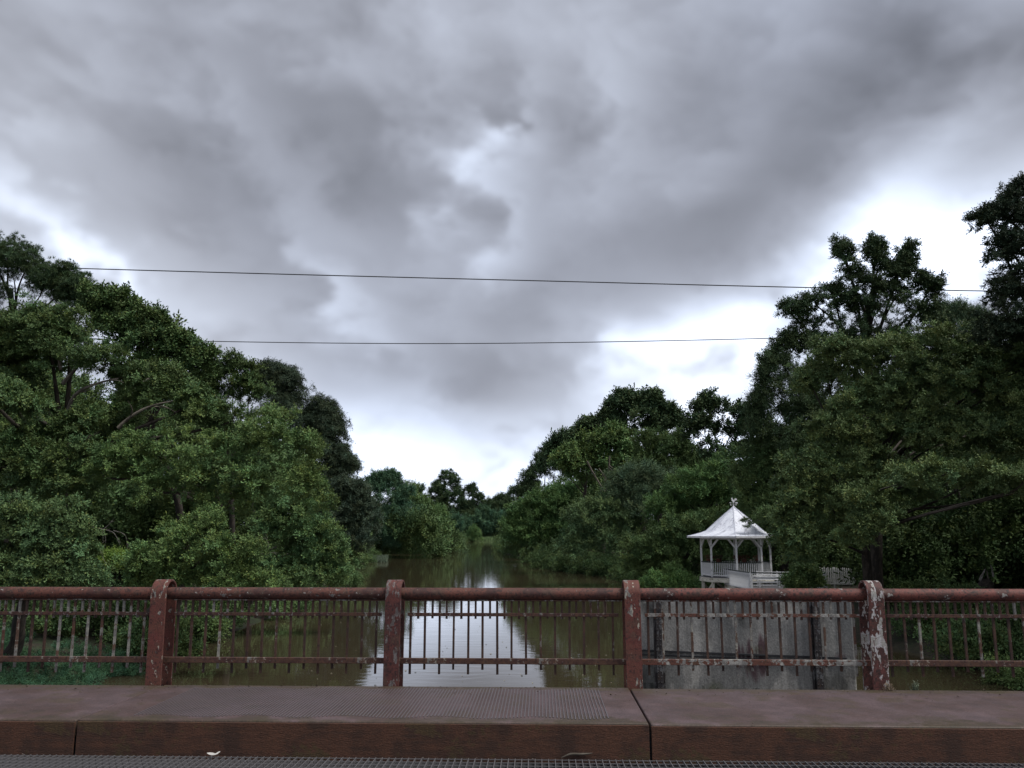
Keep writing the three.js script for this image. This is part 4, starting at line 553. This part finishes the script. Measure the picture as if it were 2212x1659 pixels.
woods('deep dark woods behind the great oak of the right bank, with unseen trees added to the right for shade', [[1640, 2450, [960, 840, 790, 780, 740, 700, 640], 64, 88, 110, 60, 100, 1235], [1880, 2450, [1060, 1050, 1040], 48, 58, 46, 50, 80, 1270], [2420, 3500, [640, 420, 200], 38, 62, 90, 80, 130, 1200], [2480, 3500, [500, 300, 0], 25, 38, 70, 100, 170, 1250]], { leaf: 'small', c: 1.1, col: G.oak, dens: 2.3 });  // last two boxes lie out of view, added to shade the right bank
function bankGrowth(name, label, edge, side, d0, d1, n, w, h, o) {
  seed(treeSeed += 17); const list = [], lobes = [];
  for (let i = 0; i < n; i++) { const d = lerp(d0, d1, Math.pow(rnd(), 1.4)), s = rr(-0.4, w), x = edge(d) + side * s, r = rr(0.5, 1) * h * (1 + d * 0.004); if (side > 0 && d < 66 && d > 28 && x / d > 0.19 && x / d < 0.385) continue; lobes.push([V(x, groundY(x, d) + r * rr(0.2, 0.7), -d), r, 0.8]); }
  const g = new THREE.Group(); g.name = numbered(name); scene.add(g); tag(g, label, 'undergrowth', null, 'stuff'); crownMesh(crown(lobes, o), o, g, V(0, 0, 0), 'foliage');
}
bankGrowth('undergrowth', 'tangled dark undergrowth along the left waterline', leftBank, -1, 34, 560, 480, 7, 1.1, { leaf: 'small', c: 0.6, col: G.oak, dens: 1.8, pads: 9 });
bankGrowth('undergrowth', 'tangled dark undergrowth along the right waterline', rightBank, 1, 24, 560, 500, 7, 1.1, { leaf: 'small', c: 0.6, col: G.oak, dens: 1.8, pads: 9 });
bankGrowth('undergrowth', 'leafy bushes leaning over the water below the middle of the right bank', rightBank, 1, 82, 160, 170, 4, 1.3, { leaf: 'small', c: 0.7, col: G.oak, dens: 1.8, pads: 9 });
bankGrowth('ground_cover', 'low blue-green creeping plants on the near left bank below the railing', leftBank, -1, 25, 33, 170, 7, 0.34, { leaf: 'fine', c: 0.2, col: [0.05, 0.115, 0.06], dens: 1.8, pads: 10 });
function grassPatch(label, x0, x1, d0, d1, n, h, col, edge) {
  seed(treeSeed += 17); const pos = []; const mat = std({ color: new THREE.Color().setRGB(...col), roughness: 0.8, side: 2 });
  for (let i = 0; i < n; i++) { const d = rr(d0, d1), px = rr(x0, x1), p = at(px, 1150, d); if (edge) p.x = edge(d) - rr(x0, x1); const y = Math.max(0, groundY(p.x, d)) - 0.1, a = rr(0, 6.28), w = h * 0.10, H = h * rr(0.5, 1.1), lx = rr(-0.35, 0.35) * H, c = Math.cos(a) * w, s = Math.sin(a) * w; pos.push(p.x - c, y, p.z - s, p.x + c, y, p.z + s, p.x + lx, y + H, p.z + rr(-0.2, 0.2) * H); }
  const g = new THREE.BufferGeometry(); g.setAttribute('position', new THREE.Float32BufferAttribute(pos, 3)); g.computeVertexNormals(); tag(part('grass', g, mat), label, 'grass', null, 'stuff');
}
grassPatch('tuft of grey-green grass on the muddy point of the left bank', 778, 838, 150, 172, 5000, 1.0, [0.10, 0.135, 0.085]);
grassPatch('pale green grassy tongue of land before the far bend', -0.6, 9, 282, 470, 12000, 2.0, [0.20, 0.27, 0.10], leftBank);

grassPatch('strip of green grass along the foot of the far bend', 985, 1095, 568, 582, 5000, 2.2, [0.13, 0.20, 0.075]);

// --- small things
{ const p = at(893, 1188, 262); p.y = 0.02; const t = thing('driftwood', 'pale bent branch of driftwood sticking out of the water by the left bank', 'driftwood', [p.x, p.y, p.z]);
  part('stem', limbGeo([V(-1.5, 0.75, 0), V(-0.5, 0.6, 0.1), V(0.2, 0.5, 0), V(0.6, 0.1, 0.1), V(0.4, -0.3, 0.1)], [0.06, 0.13, 0.18, 0.15, 0.1], 7), M.barkDead, t); part('branch', limbGeo([V(0.2, 0.5, 0), V(0.6, 0.75, 0), V(0.75, 0.65, 0.1)], [0.12, 0.08, 0.03], 6), M.barkDead, t); }
{ const p = at(2127, 1262, 42), gy = groundY(p.x, 42), t = thing('tree_stump', 'pale splintered stump in the black shade at the far right', 'tree stump', [p.x, gy, p.z]), q = (x, y) => at(x, y, 42).sub(V(p.x, gy, p.z));
  part('stump', limbGeo([q(2128, 1290), q(2130, 1264), q(2129, 1250)], [0.45, 0.36, 0.22], 9), M.bark, t);
  part('splinter', limbGeo([q(2117, 1255), q(2122, 1243), q(2129, 1228)], [0.07, 0.06, 0.015], 5), M.barkDead, t); part('splinter', limbGeo([q(2146, 1246), q(2144, 1232), q(2140, 1220)], [0.05, 0.04, 0.012], 5), M.barkDead, t); part('splinter', limbGeo([q(2137, 1258), q(2134, 1246), q(2132, 1232)], [0.06, 0.04, 0.012], 5), M.barkPale, t); }
{ const p = at(460, 1641, 6.36), t = thing('fallen_leaf', 'pale curled dead leaf lying on the roadway below the kerb', 'leaf', [p.x, RT + 0.012, p.z]), s = new THREE.Shape(); s.moveTo(-0.048, 0); s.quadraticCurveTo(-0.02, 0.022, 0.012, 0.004); s.lineTo(0.035, 0.02); s.lineTo(0.046, 0.014); s.lineTo(0.03, -0.004); s.quadraticCurveTo(-0.01, -0.02, -0.048, 0);
  const g = new THREE.ExtrudeGeometry(s, { depth: 0.002, bevelEnabled: false, curveSegments: 6 }).rotateX(-1.0), q = g.attributes.position; for (let i = 0; i < q.count; i++) q.setY(i, q.getY(i) + 3 * q.getX(i) ** 2 + 0.012); g.computeVertexNormals(); part('blade', g, std({ color: new THREE.Color().setRGB(0.52, 0.50, 0.46), roughness: 0.7, side: 2 }), t); }
{ const a = at(1213, 1640, 6.40), b = at(1280, 1632, 6.41), t = thing('fallen_twig', 'thin pale twig lying along the foot of the kerb', 'twig', [a.x, RT + 0.012, a.z]), w = b.x - a.x; part('stem', limbGeo([V(0, 0, 0), V(w * 0.3, 0.02, -0.01), V(w * 0.7, 0.02, -0.015), V(w, 0.028, -0.01)], [0.003, 0.009, 0.008, 0.003], 6), M.barkPale, t); }
{ seed(701); // bits of leaf and grit along the back edge of the footway and the foot of the kerb
  const bits = (name, label, n, where, lo, hi, col) => { const pos = []; for (let i = 0; i < n; i++) { const [x, y, z] = where(), r = rr(lo, hi), a = rr(0, 6.28), c = Math.cos(a) * r, e = Math.sin(a) * r, h = rr(0.2, 0.7) * r; pos.push(x - c, y, z - e, x + e * 0.5, y + h, z - c * 0.5, x + c, y, z + e, x - c, y, z - e, x + c, y, z + e, x - e * 0.5, y + h * 0.4, z + c * 0.5); }
    const g = new THREE.BufferGeometry(); g.setAttribute('position', new THREE.Float32BufferAttribute(pos, 3)); g.computeVertexNormals(); tag(part(name, g, std({ color: new THREE.Color().setRGB(...col), roughness: 0.9, side: 2 })), label, 'litter', null, 'stuff'); };
  bits('leaf_litter', 'brown crumbs of leaf and dirt along the rear edge of the footway', 420, () => [rr(-6, 6), WT + 0.006, ZB + 0.02 + Math.pow(rnd(), 2.2) * 0.4], 0.004, 0.014, [0.075, 0.055, 0.038]);
  bits('grit', 'pale and brown grit scattered over the footway and the kerb foot', 260, () => rnd() < 0.6 ? [rr(-6, 6), WT + 0.006, rr(ZB, ZF)] : [rr(-5, 5), RT + 0.004, ZF + rr(0.02, 0.12)], 0.003, 0.009, [0.16, 0.135, 0.115]);
  bits('floating_debris', 'small leaves and flecks floating on the brown water', 260, () => { const d = 26 + 50 * rnd() * rnd(); return [lerp(leftBank(d), rightBank(d), rr(0.05, 0.95)), 0.006, -d]; }, 0.02, 0.06, [0.24, 0.22, 0.16]);
}
{ seed(611); // weeds at the foot of the white post
  const weed = (name, label, px, py, d, n, h, col) => { const p = at(px, py, d), t = thing(name, label, 'weed', [p.x, WT - 0.04, p.z]), pos = []; for (let i = 0; i < n; i++) { const a = rr(0, 6.28), r = rr(0, h * 0.45), H = h * rr(0.5, 1), ex = Math.cos(a) * r, ez = Math.sin(a) * r * 0.6, bx = rr(-0.02, 0.02), w = h * 0.035; pos.push(bx - w, 0, 0, bx + w, 0, 0, bx + ex, H, ez); for (let k = 0; k < 4; k++) { const f = rr(0.4, 1), cx = bx + ex * f, cy = H * f, cz = ez * f, o = h * 0.12; pos.push(cx, cy, cz, cx + rr(-o, o), cy + rr(0, o), cz + rr(-o, o), cx + rr(-o, o), cy + rr(-o, o), cz + rr(-o, o)); } }
    const g = new THREE.BufferGeometry(); g.setAttribute('position', new THREE.Float32BufferAttribute(pos, 3)); g.computeVertexNormals(); part('foliage', g, std({ color: new THREE.Color().setRGB(...col), roughness: 0.8, side: 2 }), t); };
  weed('weed', 'small brown tuft of dry weeds and moss at the foot of the white post', 1920, 1486, 7.83, 60, 0.10, [0.20, 0.15, 0.10]);
  weed('weed', 'fine green weed at the footway edge, right of the white post', 1976, 1489, 7.88, 34, 0.12, [0.13, 0.16, 0.10]);
}
console.log('clumps', clumpTotal);
shade(scene);
renderer.render(scene, camera);
